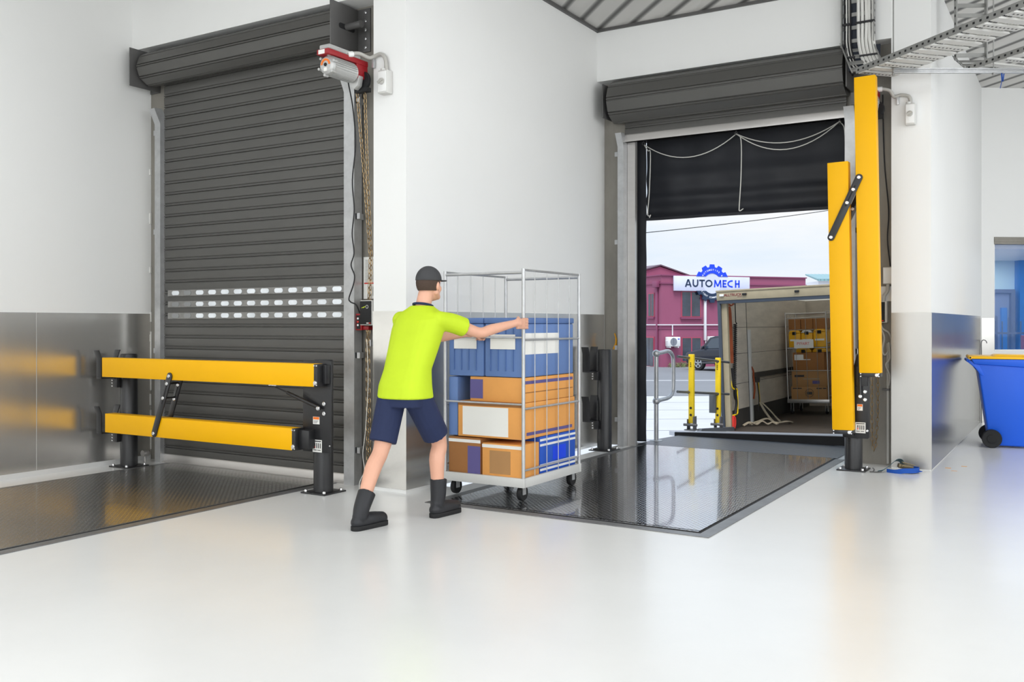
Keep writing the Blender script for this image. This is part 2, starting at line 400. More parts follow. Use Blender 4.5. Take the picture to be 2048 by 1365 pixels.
# far wall with the office window: runs slightly askew, local frame x along the wall
WD = math.atan2(.586, .81)
class Frame:   # geometry given along an askew wall: (u, depth, z)
    def __init__(s, o, a): s.o = Vector(o); s.a = a
    def __call__(s, u, d, z): return s.o+Vector((math.cos(s.a)*u-math.sin(s.a)*d, math.sin(s.a)*u+math.cos(s.a)*d, z))
FW = Frame((XR, 14.6, 0), WD)
def fbox(mb, F, u0, u1, d0, d1, z0, z1):
    vs = [F(u, d, z) for z in (z0, z1) for u, d in ((u0, d0), (u1, d0), (u1, d1), (u0, d1))]
    return mb.add(vs, [(0,3,2,1),(4,5,6,7),(0,1,5,4),(1,2,6,5),(2,3,7,6),(3,0,4,7)])
mb = MB()
for a in ((-.4, .185, 0, CZ), (1.6, 6.5, 0, CZ), (.185, 1.6, 0, 0.95), (.185, 1.6, 2.60, CZ)): fbox(mb, FW, a[0], a[1], 0, .2, a[2], a[3])
S(mb, 'wall_back', 'wall', sm=False)
S(MB().box(-8.4, 7.2, -7.2, -7.0, 0, CZ), 'wall_front', 'wall', sm=False)
S(MB().box(7.0, 7.2, -7.0, 21, 0, CZ), 'wall_far_right', 'wall', sm=False)
S(MB().prism([(-8.4, -7.2), (7.2, -7.2), (7.2, 21), (-1.4, 21), (-1.4, 10.05), (-4.8, 10.05), (-4.8, 6.55), (-8.4, 6.55)], 'z', CZ, CZ+.12), 'ceiling', 'ceiling', sm=False)
S(MB().box(XM, -1.56, YH2-.03, YH2, CZ-.03, CZ).box(XM, XM+.03, 6.0, YH2, CZ-.03, CZ), 'trim_1', 'bracket', sm=False)
# stainless wall lining up to 1.485 m
S(MB().box(XL, XL+.006, -7, 4.97, .045, 1.482).box(XL, XL+.006, 4.976, 6.19, .045, 1.482), 'trim_2', 'steel', sm=False)
S(MB().box(-5.024, XM+.006, 5.994, 6.0, .03, 1.485).box(XM, XM+.006, 6.0, 9.66, .03, 1.485), 'trim_3', 'steel', sm=False)
S(MB().box(-1.56, XR+.006, 9.494, 9.5, .01, 1.485), 'trim_4', 'steel3', sm=False)
S(MB().box(XR, XR+.006, 9.5, 14.4, .01, 1.485), 'trim_5', 'steel2', sm=False)
mb = MB(); fbox(mb, FW, .0, .184, -.006, 0, .01, 1.46); S(mb, 'trim_6', 'steel', sm=False)
S(MB().box(XL, XL+.012, -7, 6.19, 0, .045), 'baseboard_left', 'kerb', sm=False)
mb = MB()
for z in (.3, .55, .9, 1.2, 1.9, 2.4, 2.9):
    mb.box(XL, XL+.010, 6.18, 6.196, z, z+.03+.1*((z*7) % 1))
for z0, z1 in ((.1, .5), (.7, 1.3), (1.4, 1.5)): mb.box(XL+.0, XL+.008+.004, 6.186, 6.198, z0, z1)
S(mb, 'trim_7', 'whitepeel', sm=False)

# window to the office, with a small room behind it
w = struct(thing('window_1', 'office window with blue tinted glass in the far right wall', 'window', tuple(FW(.7, 0, .95))))
del w['label']; del w['category']
mb = MB(); fbox(mb, FW, .185, 1.6, .02, .10, .95, 1.015); fbox(mb, FW, .185, 1.6, -.0, .04, .95, 1.0); mb.build('window_sill', 'white', w)
mb = MB(); fbox(mb, FW, .185, 1.6, -.01, .10, 2.50, 2.60); fbox(mb, FW, .185, 1.6, -.02, .03, 2.535, 2.565); mb.build('window_head', 'jamb', w)
mb = MB(); fbox(mb, FW, .185, .195, .0, .12, 1.0, 2.5); fbox(mb, FW, 1.59, 1.6, .0, .12, 1.0, 2.5); mb.build('window_frame', 'alu', w)
mb = MB(); fbox(mb, FW, .195, 1.59, .06, .068, 1.015, 2.5); mb.build('window_pane', 'glasstint', w)
mb = MB(); fbox(mb, FW, -1.0, 4.0, 2.6, 2.7, 0, 2.45); S(mb, 'wall_office', 'roomblue', sm=False)
mb = MB(); fbox(mb, FW, 2.16, 4.0, 2.45, 2.6, 0, 2.45); S(mb, 'wall_office_panel', 'roomdeep', sm=False)
mb = MB(); fbox(mb, FW, -1, 4, .2, 2.7, 2.45, 2.55); S(mb, 'ceiling_office', 'wall', sm=False)
oll = bpy.data.lights.new('office_fill', 'AREA'); oll.size = 2.2; oll.energy = 60; oll.color = (.85, .94, 1); olo = bpy.data.objects.new('office_fill', oll); COL.objects.link(olo); olo.location = FW(1.0, 1.3, 2.42)  # fill added to brighten the unlit room behind the glass
mb = MB(); fbox(mb, FW, -1, 4, .2, 2.7, -.05, .0); S(mb, 'floor_office', 'kerb', sm=False)
d3 = struct(thing('door_3', '', '', tuple(FW(1.3, 2.5, 0)))); del d3['label']; del d3['category']
mb = MB(); fbox(mb, FW, 1.2, 2.0, 2.5, 2.6, 0, 1.9); mb.build('door_leaf', 'roomslate', d3)
mb = MB(); fbox(mb, FW, 2.0, 2.07, 2.44, 2.6, 0, 1.96); fbox(mb, FW, 1.2, 2.0, 2.44, 2.6, 1.9, 1.96); mb.build('door_frame', 'fence', d3)
mb = MB(); fbox(mb, FW, 1.84, 1.94, 2.46, 2.51, .6, 1.65); mb.build('door_glass', 'roomdeep', d3)
fe = thing('railing', 'slate bar railing seen through the blue office window', 'railing', tuple(FW(.8, 1.2, 0)))
mb = MB(); fbox(mb, FW, 0, 2.4, 1.18, 1.21, 1.22, 1.25); fbox(mb, FW, 0, 2.4, 1.18, 1.21, .5, .53); mb.build('rail', 'fence', fe)
for i in range(20):
    mb = MB(); fbox(mb, FW, .25+i*.1, .265+i*.1, 1.19, 1.205, 0, 1.42+.06*(i % 3 == 0)); mb.build('baluster', 'fence', fe)
mb = MB(); fbox(mb, FW, .92, 1.0, 1.22, 1.28, 0, 1.5); mb.build('post', 'fence', fe)
bx = MB(); fbox(bx, FW, .98, 1.9, .5, .62, .0, 1.21); o = bx.build('storage_box', 'maroon', bevel=.01)
tag(o, 'maroon box standing behind the blue office window', 'box'); recentre(o, FW(1.0, .7, 0))

# ------------------------------------------------------------------ roller doors
def curtain_profile(z0, z1, y):
    pts = []; z = z0; p = .109
    while z < z1-.001:
        h = min(p, z1-z)
        for t, d in ((0, 0), (.60, -.002), (.66, .0), (.69, .013), (.735, .013), (.76, -.003), (.85, -.003), (.89, .008), (.95, .008), (.985, .0)):
            pts.append((y+d, z+t*h))
        z += p
    pts.append((y, z1)); pts += [(y+.022, z1), (y+.022, z0)]
    return pts
def drum_profile(cy, cz, r):
    pts = []; n = 9
    for i in range(n):
        a0 = 2*PI*i/n+.25
        for t, d in ((0, 0), (.03, -.014), (.07, -.014), (.1, .003), (.18, .003), (.21, -.010), (.26, -.010), (.29, 0)):
            a = a0+t*2*PI/n; rr = r+d
            pts.append((cy+rr*math.cos(a), cz+rr*math.sin(a)))
    return pts
def roller_door(name, label, x0, x1, yc, cy, cz, r, zbot, ztop, xg0, xg1, guide_top, vision):
    d = struct(thing(name, label, 'roller door', ((x0+x1)/2, yc, 0)))
    c = MB(); c.prism(curtain_profile(zbot+.075, ztop, yc), 'x', x0, x1); c.build('curtain', 'roller', d)
    c = MB(); c.prism(drum_profile(cy, cz, r), 'x', x0-.1, x1+.02); c.build('rolled_curtain', 'roller', d)
    c = MB(); c.cyl((x0-.2, cy, cz), (x1+.22, cy, cz), .03); c.build('axle', 'bracket', d)
    c = MB(); c.prism([(yc-.012, zbot), (yc+.03, zbot), (yc+.03, zbot+.085), (yc-.006, zbot+.085), (yc-.012, zbot+.07)], 'x', x0, x1)
    c.box(x0, x1, yc-.03, yc+.03, zbot, zbot+.012); c.build('bottom_rail', 'alu', d)
    for xa, xb in ((xg0, x0+.004), (x1-.004, xg1)):
        g = MB(); gt = guide_top
        poly = [(yc-.05, 0), (yc+.05, 0), (yc+.05, gt-.02), (yc-.03, gt+.10), (yc-.12, gt+.09), (yc-.05, gt-.05)]
        g.prism(poly, 'x', xa, xb)
        gg = g.build('guide', 'galv', d)
        s = -1 if xa < (x0+x1)/2-1 else 1
        for z in (.3, 1.11, 2.30, 3.29):
            xe = xa if s < 0 else xb
            q = MB(); q.box(xe, xe+s*.045, yc-.03, yc-.022, z-.025, z+.025); q.box(xe-.004, xe+s*.012, yc-.03, yc+.06, z-.025, z+.025)
            q.build('fixing_cleat', 'galv', gg)
    for s, xb in ((-1, x0-.16), (1, x1+.05)):
        b = MB(); b.box(xb-.006, xb+.006, cy-.20, cy+.16, cz-.19, cz+.185)
        b.box(min(xb, xb+s*.14), max(xb, xb+s*.14), cy+.145, cy+.16, cz-.19, cz+.185)
        bb = b.build('end_bracket', 'bracket', d, bevel=.003)
        q = MB()
        for k in range(5): q.lathe([(.014, 0), (.014, .008), (.008, .012)], (xb+s*.09, cy+.147, cz-.15+k*.075), (0, -1, 0), 10)
        q.build('bracket_bolt', 'bolt', bb, split=True)
        q = MB(); q.prism(stadium(cy-.0, cz-.005, .20, .045), 'x', xb+s*.0045, xb+s*.0085); q.build('axle_slot', 'gap', bb)
    if vision:
        for z in (1.683, 1.572, 1.459):
            v = MB(); v.box(x0+.07, x1-.03, yc-.012, yc-.002, z-.030, z+.030); vv = v.build('vision_strip', 'strip', d)
            for k in range(13):
                xx = -7.628+k*.1759
                q = MB(); q.prism(stadium(xx, z, .105, .042), 'y', yc-.016, yc-.008)
                q.build('vision_slot', 'slotdim' if (k == 1 or (k == 0 and z < 1.6)) else 'slot', vv)
    return d
d1 = roller_door('door_1', 'shut charcoal roller door behind the lowered yellow gate', -7.815, -5.404, 6.12, 6.04, 3.91, .165, 0.0, 3.85, -7.895, -5.292, 3.42, True)
d2 = roller_door('door_2', 'rolled up charcoal roller door over the open bay', -4.386, -1.995, 9.60, 9.55, 3.86, .235, 3.42, 3.8, -4.455, -1.90, 3.42, False)
# inner steel angle of the open bay
S(MB().box(-4.38, -4.285, 9.65, 9.68, 0, 3.50).box(-4.38, -1.93, 9.65, 9.68, 3.445, 3.50).box(-1.99, -1.93, 9.65, 9.68, 0, 3.50), 'trim_8', 'alu', sm=False)
q = MB(); q.tube(spline([(-4.55, 9.675, 1.27), (-4.53, 9.673, 1.21), (-4.535, 9.673, 1.14), (-4.555, 9.673, 1.09)], 6), [.008]*6+[.012]*6+[.018]*7, 8)
S(q, 'trim_9', 'yellowpaint')

# dock levellers set flush in the floor
def leveller(name, label, x0, x1, y0, y1, m, lip):
    t = thing(name, label, 'dock leveller', ((x0+x1)/2, (y0+y1)/2, 0), group='dock levellers')
    f = MB(); w = .10
    f.box(x0-w, x1+w, y0-w, y0, .0005, .005); f.box(x0-w, x0, y0, y1, .0005, .005); f.box(x1, x1+w, y0, y1, .0005, .005)
    f.build('surround', 'frame', t, sm=False)
    g = MB(); g.box(x0-.012, x1+.012, y0-.012, y1, .0007, .006); g.build('seal', 'gap', t, sm=False)
    p = MB(); p.box(x0+.006, x1-.006, y0+.035, y1-.01, .001, .012); p.box(x0+.006, x1-.006, y0+.004, y0+.022, .001, .011)
    p.build('deck_plate', m, t, sm=False)
    if lip:
        l = MB(); l.prism([(y1, .012), (10.37, .006), (11.05, -.02), (11.05, -.05), (10.37, .001), (y1, .001)], 'x', x0-.10, x1+.02); l.build('lip', 'lip', t, sm=False)
        e = MB(); e.box(x1+.03, x1+.055, 10.3, 11.1, -.1, .12); e.build('lip_keeper', 'galv', t)
    return t
leveller('dock_leveller', 'worn checker plate leveller in front of the shut roller door', -7.63, -5.60, 2.2, 6.08, 'deck1', False)
leveller('dock_leveller', 'shiny checker plate leveller with ribbed lip running out to the truck', -4.22, -2.15, 5.87, 9.80, 'deck', True)

# little floor marks
for i, (x, y, a) in enumerate(((-1.05, 9.6, .3), (-1.0, 9.95, .1), (-1.12, 9.75, -.2))):
    q = MB(); q.box(x, x+.05, y, y+.018+.01*i, .0003, .0012); struct(q.build('trim_%d' % (20+i), 'orangescuff', sm=False))
# ------------------------------------------------------------------ yellow dock gates
def bolt_head(mb, p, axis, r=.013, h=.01): mb.lathe([(r, 0), (r, h*.6), (r*.75, h)], p, axis, 12)
def base_and_post(t, x, y, h, r=.08):
    b = MB(); b.box(x-.13, x+.13, y-.13, y+.13, .0, .012); bp = b.build('base_plate', 'black', t, bevel=.003)
    q = MB()
    for sx in (-1, 1):
        for sy in (-1, 1): bolt_head(q, (x+sx*.1, y+sy*.1, .012), (0, 0, 1), .014, .018)
    q.build('anchor_bolt', 'bolt', bp, split=True)
    p = MB(); p.lathe([(r, .012), (r, h-.012), (r-.008, h)], (x, y, 0), n=32); p.build('post', 'black', t)
def stickers(t, x1, z1, x2, z2, y, w1=.07, w2=.10):
    q = MB(); q.box(x1-w1/2, x1+w1/2, y-.0015, y, z1-.03, z1+.03); a = q.build('warning_sticker', 'paper', t, sm=False)
    q = MB(); q.box(x1-w1/2+.003, x1+w1/2-.003, y-.0025, y-.0015, z1+.008, z1+.028); q.build('orange_header', 'orange', a, sm=False)
    q = MB()
    for k in range(3): q.box(x1-w1/2+.008, x1+w1/2-.012-.008*k, y-.0025, y-.0015, z1-.004-.009*k, z1-.001-.009*k)
    q.build('printed_line', 'ink', a, sm=False)
    q = MB(); q.box(x2-w2/2, x2+w2/2, y-.0015, y, z2-.05, z2+.05); b = q.build('maker_sticker', 'paper', t, bevel=.0005, sm=False)
    q = MB(); q.box(x2-w2*.42, x2+w2*.42, y-.0025, y-.0015, z2+.034, z2+.042)
    for k in range(3): q.box(x2-w2*.09+k*w2*.19, x2-w2*.09+k*w2*.19+w2*.09, y-.0025, y-.0015, z2-.018, z2+.024)
    q.box(x2-w2*.3, x2-w2*.2, y-.0025, y-.0015, z2+.0, z2+.024)
    for k in range(2): q.box(x2-w2*.4+k*w2*.42, x2-w2*.05+k*w2*.42, y-.0025, y-.0015, z2-.036, z2-.03)
    q.build('black_bars', 'ink', b, sm=False)
    q = MB(); q.box(x2-w2*.3, x2-w2*.2, y-.0025, y-.0015, z2-.018, z2-.002); q.build('red_square', 'redink', b, sm=False)
def link_arm(t, p_top, p_bot, y, bolts, w=.065):
    a, b = Vector((p_top[0], y, p_top[1])), Vector((p_bot[0], y, p_bot[1])); d = (b-a).normalized(); n = Vector((d.z, 0, -d.x))
    pts = []
    base = math.atan2(-d.z, -d.x)
    for c, s in ((a, 0), (b, PI)):
        for i in range(9):
            an = base-PI/2+s+PI*i/8; pts.append((c.x+w/2*math.cos(an), c.z+w/2*math.sin(an)))
    m = MB(); m.prism(pts, 'y', y-.005, y+.005); l = m.build('link_arm', 'black', t, bevel=.0015)
    q = MB(); f0, f1 = .13, .48
    p0, p1 = a.lerp(b, f0), a.lerp(b, f1); q.bar((p0.x, y-.0052, p0.z), (p1.x, y-.0052, p1.z), .012, .0012, (0, 1, 0)); q.build('slot', 'gap', l)
    q = MB()
    for f in bolts:
        p = a.lerp(b, f); bolt_head(q, (p.x, y-.005, p.z), (0, -1, 0), .017, .012)
    q.build('pivot_bolt', 'bolt', l, split=True)
def beam_end(t, p, ux, uz, w, y0, y1, length=.035):
    # black end cap square to the beam, p = centre of the beam end, ux points out of the beam, uz across it
    p, ux, uz = Vector(p), Vector(ux), Vector(uz)
    m = MB(); m.obox(p+ux*length/2, ux*length/2, Vector((0, (y1-y0)/2, 0)), uz*(w/2-.001)); c = m.build('beam_cap', 'black', t, bevel=.002)
    q = MB()
    for s in (-1, 1):
        for r in (-.35, .35): bolt_head(q, p+ux*(length*(.5+r))+uz*(s*(w/2-.014))+Vector((0, -(y1-y0)/2, 0)), (0, -1, 0), .007, .006)
    bolt_head(q, p+ux*length*.5-uz*(w/2-.032)+Vector((0, -(y1-y0)/2, 0)), (0, -1, 0), .018, .012)
    q.build('cap_bolt', 'bolt', c, split=True)
    return c

g = thing('dock_gate', 'yellow two-beam dock gate lowered across the shut roller door', 'barrier', (-5.298, 5.70, 0), group='yellow dock gates')
base_and_post(g, -5.298, 5.70, 1.085)
m = MB(); m.box(-5.435, -5.128, 5.605, 5.622, .34, 1.08); m.build('hinge_plate', 'black', g, bevel=.004)
stickers(g, -5.287, .597, -5.276, .391, 5.605)
m = MB(); m.box(-7.905, -5.206, 5.49, 5.595, .878, 1.06); m.build('upper_beam', 'yellow', g, bevel=.004)
m = MB(); m.box(-7.86, -5.445, 5.49, 5.595, .356, .534); m.build('lower_beam', 'yellow', g, bevel=.004)
beam_end(g, (-5.206, 5.5425, .969), (1, 0, 0), (0, 0, 1), .182, 5.49, 5.595)
beam_end(g, (-5.445, 5.5425, .445), (1, 0, 0), (0, 0, 1), .178, 5.49, 5.595)
m = MB(); m.box(-5.41, -5.30, 5.53, 5.61, .37, .52); m.box(-5.17, -5.135, 5.55, 5.61, .90, 1.05); m.build('beam_bracket', 'black', g, bevel=.003, split=True)
link_arm(g, (-6.927, .913), (-7.138, .39), 5.482, (0, .13, .38, 1))
link_arm(g, (-6.93, .90), (-7.11, .45), 5.606, (.02, .16, .45, .95))
m = MB(); m.cyl((-6.96, 5.487, .846), (-6.96, 5.60, .846), .008, 10).cyl((-7.008, 5.487, .715), (-7.008, 5.60, .715), .008, 10); m.build('spacer', 'gap', g, split=True)
m = MB(); a, b = Vector((-5.70, 5.555, .858)), Vector((-5.225, 5.585, .70)); m.tube([a, a.lerp(b, .3)], .006, 10).tube([a.lerp(b, .28), b], .015, 14)
gs = m.build('gas_strut', 'black', g); q = MB(); bolt_head(q, b+Vector((-.01, -.012, 0)), (0, -1, 0), .018, .014); q.box(-5.75, -5.66, 5.53, 5.57, .868, .879); q.build('strut_mount', 'bolt', gs, split=True)
q = MB(); bolt_head(q, (-5.203, 5.604, .735), (0, -1, 0), .018, .008); bolt_head(q, (-5.203, 5.604, .656), (0, -1, 0), .018, .008); bolt_head(q, (-5.14, 5.604, .40), (0, -1, 0), .007, .006)
q.build('plate_bolt', 'bolt', g, split=True)

def receiver(x, y, h, forks, label, sx=.05):
    t = thing('receiver_post', label, 'post', (x, y, 0), group='receiver posts of the dock gates')
    base_and_post(t, x, y, h)
    for z0, z1 in forks:
        f = MB()
        for yy, ln, s in ((y-.265, z1, -1), (y-.095, z1, 1)):
            f.prism([(yy, z0), (yy+.010, z0), (yy+.010, ln-.075), (yy+.010+s*.03, ln), (yy+s*.03, ln), (yy, ln-.075)], 'x', x-.105-sx, x-.055+sx*.2)
        f.box(x-.105-sx, x-.055+sx*.2, y-.265, y-.07, z0-.010, z0)
        f.box(x-.07, x-.02, y-.12, y-.075, z0-.10, z0-.008)
        ff = f.build('fork_bracket', 'black', t, bevel=.002)
        q = MB()
        for k in range(3): bolt_head(q, (x-.085, y-.121, z0-.03-.028*k), (0, -1, 0), .009, .007)
        q.build('bracket_bolt', 'bolt', ff, split=True)
    return t
receiver(-7.865, 5.755, 1.09, ((.868, 1.13), (.345, .60)), 'black post with two forked brackets cradling the lowered yellow beams', .02)
receiver(-4.448, 9.20, 1.10, ((.868, 1.13), (.335, .60)), 'empty black post with forked brackets at the left of the open bay', .03)

g = thing('dock_gate', 'yellow two-beam dock gate folded upright at the right of the open bay', 'barrier', (-1.846, 9.20, 0), group='yellow dock gates')
base_and_post(g, -1.846, 9.20, .60)
m = MB(); m.prism([(-1.925, .32), (-1.915, .31), (-1.70, .31), (-1.685, .325), (-1.685, .93), (-1.72, 1.09), (-1.80, 1.09), (-1.925, .55)], 'y', 9.105, 9.122); m.build('hinge_plate', 'black', g, bevel=.003)
stickers(g, -1.77, .60, -1.765, .41, 9.105, .05, .09)
def leaning_beam(name, x0, z0, x1, z1, w):
    p0, p1 = Vector((x0, 9.033, z0)), Vector((x1, 9.033, z1)); d = (p1-p0).normalized(); n = Vector((d.z, 0, -d.x))
    m = MB(); m.obox((p0+p1)/2, d*(p1-p0).length/2, Vector((0, .0525, 0)), n*w/2); m.build(name, 'yellow', g, bevel=.004)
    beam_end(g, p0+Vector((0, 0, 0)), -d, -n, w, 8.98, 9.085, .035)
leaning_beam('upper_beam', -1.660, .928, -1.706, 3.655, .186)
leaning_beam('lower_beam', -1.900, .392, -1.945, 2.887, .186)
m = MB(); m.box(-1.80, -1.70, 9.08, 9.106, .80, .98); m.box(-1.92, -1.82, 9.08, 9.106, .33, .52); m.build('beam_bracket', 'black', g, bevel=.002, split=True)
link_arm(g, (-1.752, 2.726), (-2.001, 2.187), 8.972, (0, .2, .42, 1))
link_arm(g, (-1.735, 2.66), (-1.95, 2.20), 9.098, (.02, .2, .45, .95))
m = MB(); a, b = Vector((-1.775, 9.07, 1.55)), Vector((-1.762, 9.085, .71)); m.tube([a, a.lerp(b, .4)], .006, 10).tube([a.lerp(b, .38), b], .013, 12); gs = m.build('gas_strut', 'black', g)
q = MB(); bolt_head(q, (-1.762, 9.08, .705), (0, -1, 0), .018, .012); q.build('strut_mount', 'bolt', gs, split=True)
q = MB()
for x, z, r in ((-1.725, .748, .018), (-1.725, .674, .018), (-1.705, .385, .012)): bolt_head(q, (x, 9.105, z), (0, -1, 0), r, .008)
q.build('plate_bolt', 'bolt', g, split=True)

# ------------------------------------------------------------------ door operators
def operator(dx, dy, dz, label):
    o = Vector((dx, dy, dz)); V = lambda x, y, z: tuple(Vector((x, y, z))+o)
    t = thing('door_operator', label, 'motor', V(-5.12, 5.8, 3.45), group='roller door motors')
    def B(mb, x0, x1, y0, y1, z0, z1): return mb.box(x0+dx, x1+dx, y0+dy, y1+dy, z0+dz, z1+dz)
    m = B(MB(), -5.185, -5.06, 5.50, 5.98, 3.512, 3.556); B(m, -5.185, -5.065, 5.84, 5.98, 3.40, 3.53); r = m.build('gearbox_housing', 'red', t, bevel=.006)
    m = B(MB(), -5.178, -5.068, 5.52, 5.90, 3.558, 3.598); m.build('clear_cover', 'clear', t, bevel=.012, seg=3)
    m = B(MB(), -5.165, -5.10, 5.4985, 5.50, 3.516, 3.55); m.build('rating_label', 'paper', r, sm=False)
    m = MB(); m.lathe([(.055, -.005), (.072, .01), (.076, .03), (.072, .035), (.072, .29), (.076, .30), (.06, .32)], V(-5.118, 5.535, 3.437), (0, 1, 0), 28)
    for k in range(26):
        a = 2*PI*k/26; c = Vector(V(-5.118, 5.70, 3.437))+Vector((math.cos(a)*.075, 0, math.sin(a)*.075))
        m.obox(c, Vector((math.cos(a), 0, math.sin(a)))*.006, Vector((0, .125, 0)), Vector((-math.sin(a), 0, math.cos(a)))*.002)
    for k in range(6):
        a = 2*PI*k/6+.3; m.cyl(Vector(V(-5.118, 5.535, 3.437))+Vector((math.cos(a)*.082, 0, math.sin(a)*.082)), Vector(V(-5.118, 5.575, 3.437))+Vector((math.cos(a)*.082, 0, math.sin(a)*.082)), .011, 10)
    mo = m.build('motor_body', 'cast', t)
    q = MB(); pts = [(-5.118+dx+.048*math.cos(a), 3.437+dz+.048*math.sin(a)) for a in [PI*i/14 for i in range(15)]]+[(-5.118+dx+.032*math.cos(a), 3.437+dz+.032*math.sin(a)) for a in [PI-PI*i/14 for i in range(15)]]
    q.prism(pts, 'y', 5.526+dy, 5.531+dy); q.build('orange_dial_label', 'orange', mo)
    q = MB(); q.lathe([(.014, 0), (.014, .008)], V(-5.118, 5.532, 3.437), (0, -1, 0), 14); q.build('shaft_hole', 'gap', mo)
    q = B(MB(), -5.132, -5.102, 5.525, 5.531, 3.385, 3.413); q.build('white_label', 'paper', mo, sm=False)
    m = MB(); m.prism([(-5.18+dx, 3.42+dz), (-5.06+dx, 3.42+dz), (-5.075+dx, 3.34+dz), (-5.115+dx, 3.31+dz), (-5.155+dx, 3.34+dz)], 'y', 5.86+dy, 5.92+dy); m.build('chain_guide', 'cast', t, bevel=.006)
    m = MB(); m.lathe([(.02, 0), (.075, 0), (.08, .008), (.065, .016), (.08, .024), (.075, .032), (.02, .032)], V(-5.095, 5.935, 3.395), (0, 1, 0), 28)
    B(m, -5.165, -5.03, 5.925, 5.98, 3.30, 3.335); m.build('chain_wheel', 'gap', t)
    m = B(MB(), -5.32, -5.17, 5.93, 5.96, 3.46, 3.58); m.build('mounting_arm', 'bracket', t)
    return t
operator(0, 0, 0, 'red and silver door motor hanging at the top right of the shut roller door')
operator(3.40, 3.52, .05, 'red and silver door motor half hidden behind the tall yellow beam')

def chain(label, pts, name='hand_chain', pitch=.042, r=.003):
    P = [Vector(p) for p in pts]; seg = [0]
    for a, b in zip(P, P[1:]): seg.append(seg[-1]+(b-a).length)
    n = int(seg[-1]/pitch); m = MB(); i = 0
    for k in range(n):
        s = (k+.5)*pitch
        while i < len(seg)-2 and seg[i+1] < s: i += 1
        d = (P[i+1]-P[i]).normalized(); c = P[i]+d*(s-seg[i]); ref = Vector((1, 0, 0)) if k % 2 else Vector((0, 1, 0))
        if abs(d.dot(ref)) > .95: ref = Vector((0, 0, 1))
        n1 = (ref-d*ref.dot(d)).normalized()
        L = pitch*.62; W = pitch*.33
        loop = [c+d*(L*math.cos(a))+n1*(W*math.sin(a)) for a in [2*PI*q/10 for q in range(10)]]
        m.tube(loop, r, 5, closed=True)
    o = m.build(name, 'brass'); tag(o, label, 'chain', 'hand chains'); recentre(o, P[-1]); return o
chain('brassy hand chain hanging from the motor of the shut roller door', [(-5.155, 5.95, 3.31), (-5.135, 6.02, 2.6), (-5.15, 6.11, 1.95), (-5.205, 6.135, 1.2), (-5.20, 6.135, .5), (-5.195, 6.135, .12), (-5.186, 6.135, .06), (-5.177, 6.135, .12), (-5.178, 6.135, .6), (-5.19, 6.135, 1.2), (-5.135, 6.11, 1.95), (-5.10, 6.02, 2.6), (-5.075, 5.955, 3.30)])
chain('brassy hand chain looped low beside the folded yellow gate', [(-1.745, 9.55, 3.36), (-1.70, 9.63, 1.6), (-1.705, 9.635, .5), (-1.725, 9.635, .20), (-1.74, 9.635, .14), (-1.755, 9.635, .20), (-1.76, 9.635, .45), (-1.75, 9.62, 1.5), (-1.72, 9.55, 3.36)])

def conduit(label, pts, clip, name='conduit'):
    t = thing(name, label, 'conduit', pts[0]); m = MB(); m.tube(spline(pts, 8), .016, 12); m.build('flexible_pipe', 'conduit', t)
    m = MB(); a, b = Vector(pts[0]), Vector(pts[1]); m.tube([a, a+(b-a).normalized()*.05], .024, 12); m.build('end_gland', 'white', t)
    m = MB(); m.box(clip[0]-.012, clip[0]+.012, clip[1]-.02, clip[1]+.004, clip[2]-.055, clip[2]+.02); m.build('saddle_clip', 'galv', t, bevel=.002)
    return t
conduit('pale flexible conduit looping from the shut door motor to its isolator', [(-5.075, 5.74, 3.56), (-5.045, 5.84, 3.59), (-5.02, 5.94, 3.575), (-4.985, 5.972, 3.59), (-4.92, 5.972, 3.598), (-4.872, 5.972, 3.55), (-4.86, 5.972, 3.45)], (-5.0, 5.985, 3.55))
conduit('pale flexible conduit looping from behind the tall yellow beam to its isolator', [(-1.68, 9.43, 3.625), (-1.62, 9.44, 3.622), (-1.565, 9.455, 3.60), (-1.53, 9.468, 3.545), (-1.47, 9.472, 3.552), (-1.40, 9.472, 3.53), (-1.383, 9.472, 3.46)], (-1.50, 9.482, 3.52))
def isolator(x, y, z, label, w=.10, h=.19):
    t = thing('isolator_switch', label, 'switch', (x, y, z), group='isolator switches'); m = MB(); m.box(x-w/2, x+w/2, y-.075, y, z-h/2, z+h/2); m.build('housing', 'grey', t, bevel=.008, seg=3)
    m = MB(); m.box(x-w/2+.008, x+w/2-.008, y-.082, y-.074, z-h/2+.012, z+h/2-.012); m.build('cover', 'white', t, bevel=.003)
    m = MB(); m.lathe([(.026, 0), (.026, .014), (.02, .018)], (x, y-.082, z), (0, -1, 0), 20); m.obox((x, y-.104, z), (.024, 0, .012), (0, .008, 0), (-.004, 0, .008)); m.build('rotary_handle', 'conduit', t)
    m = MB(); m.cyl((x-.018, y-.04, z+h/2), (x-.018, y-.04, z+h/2+.02), .022, 12); m.build('gland', 'grey', t); return t
isolator(-4.865, 5.999, 3.355, 'grey isolator box on the white pillar beside the shut door')
isolator(-1.383, 9.499, 3.355, 'grey isolator box high on the white column right of the tall yellow beam', .09, .2)

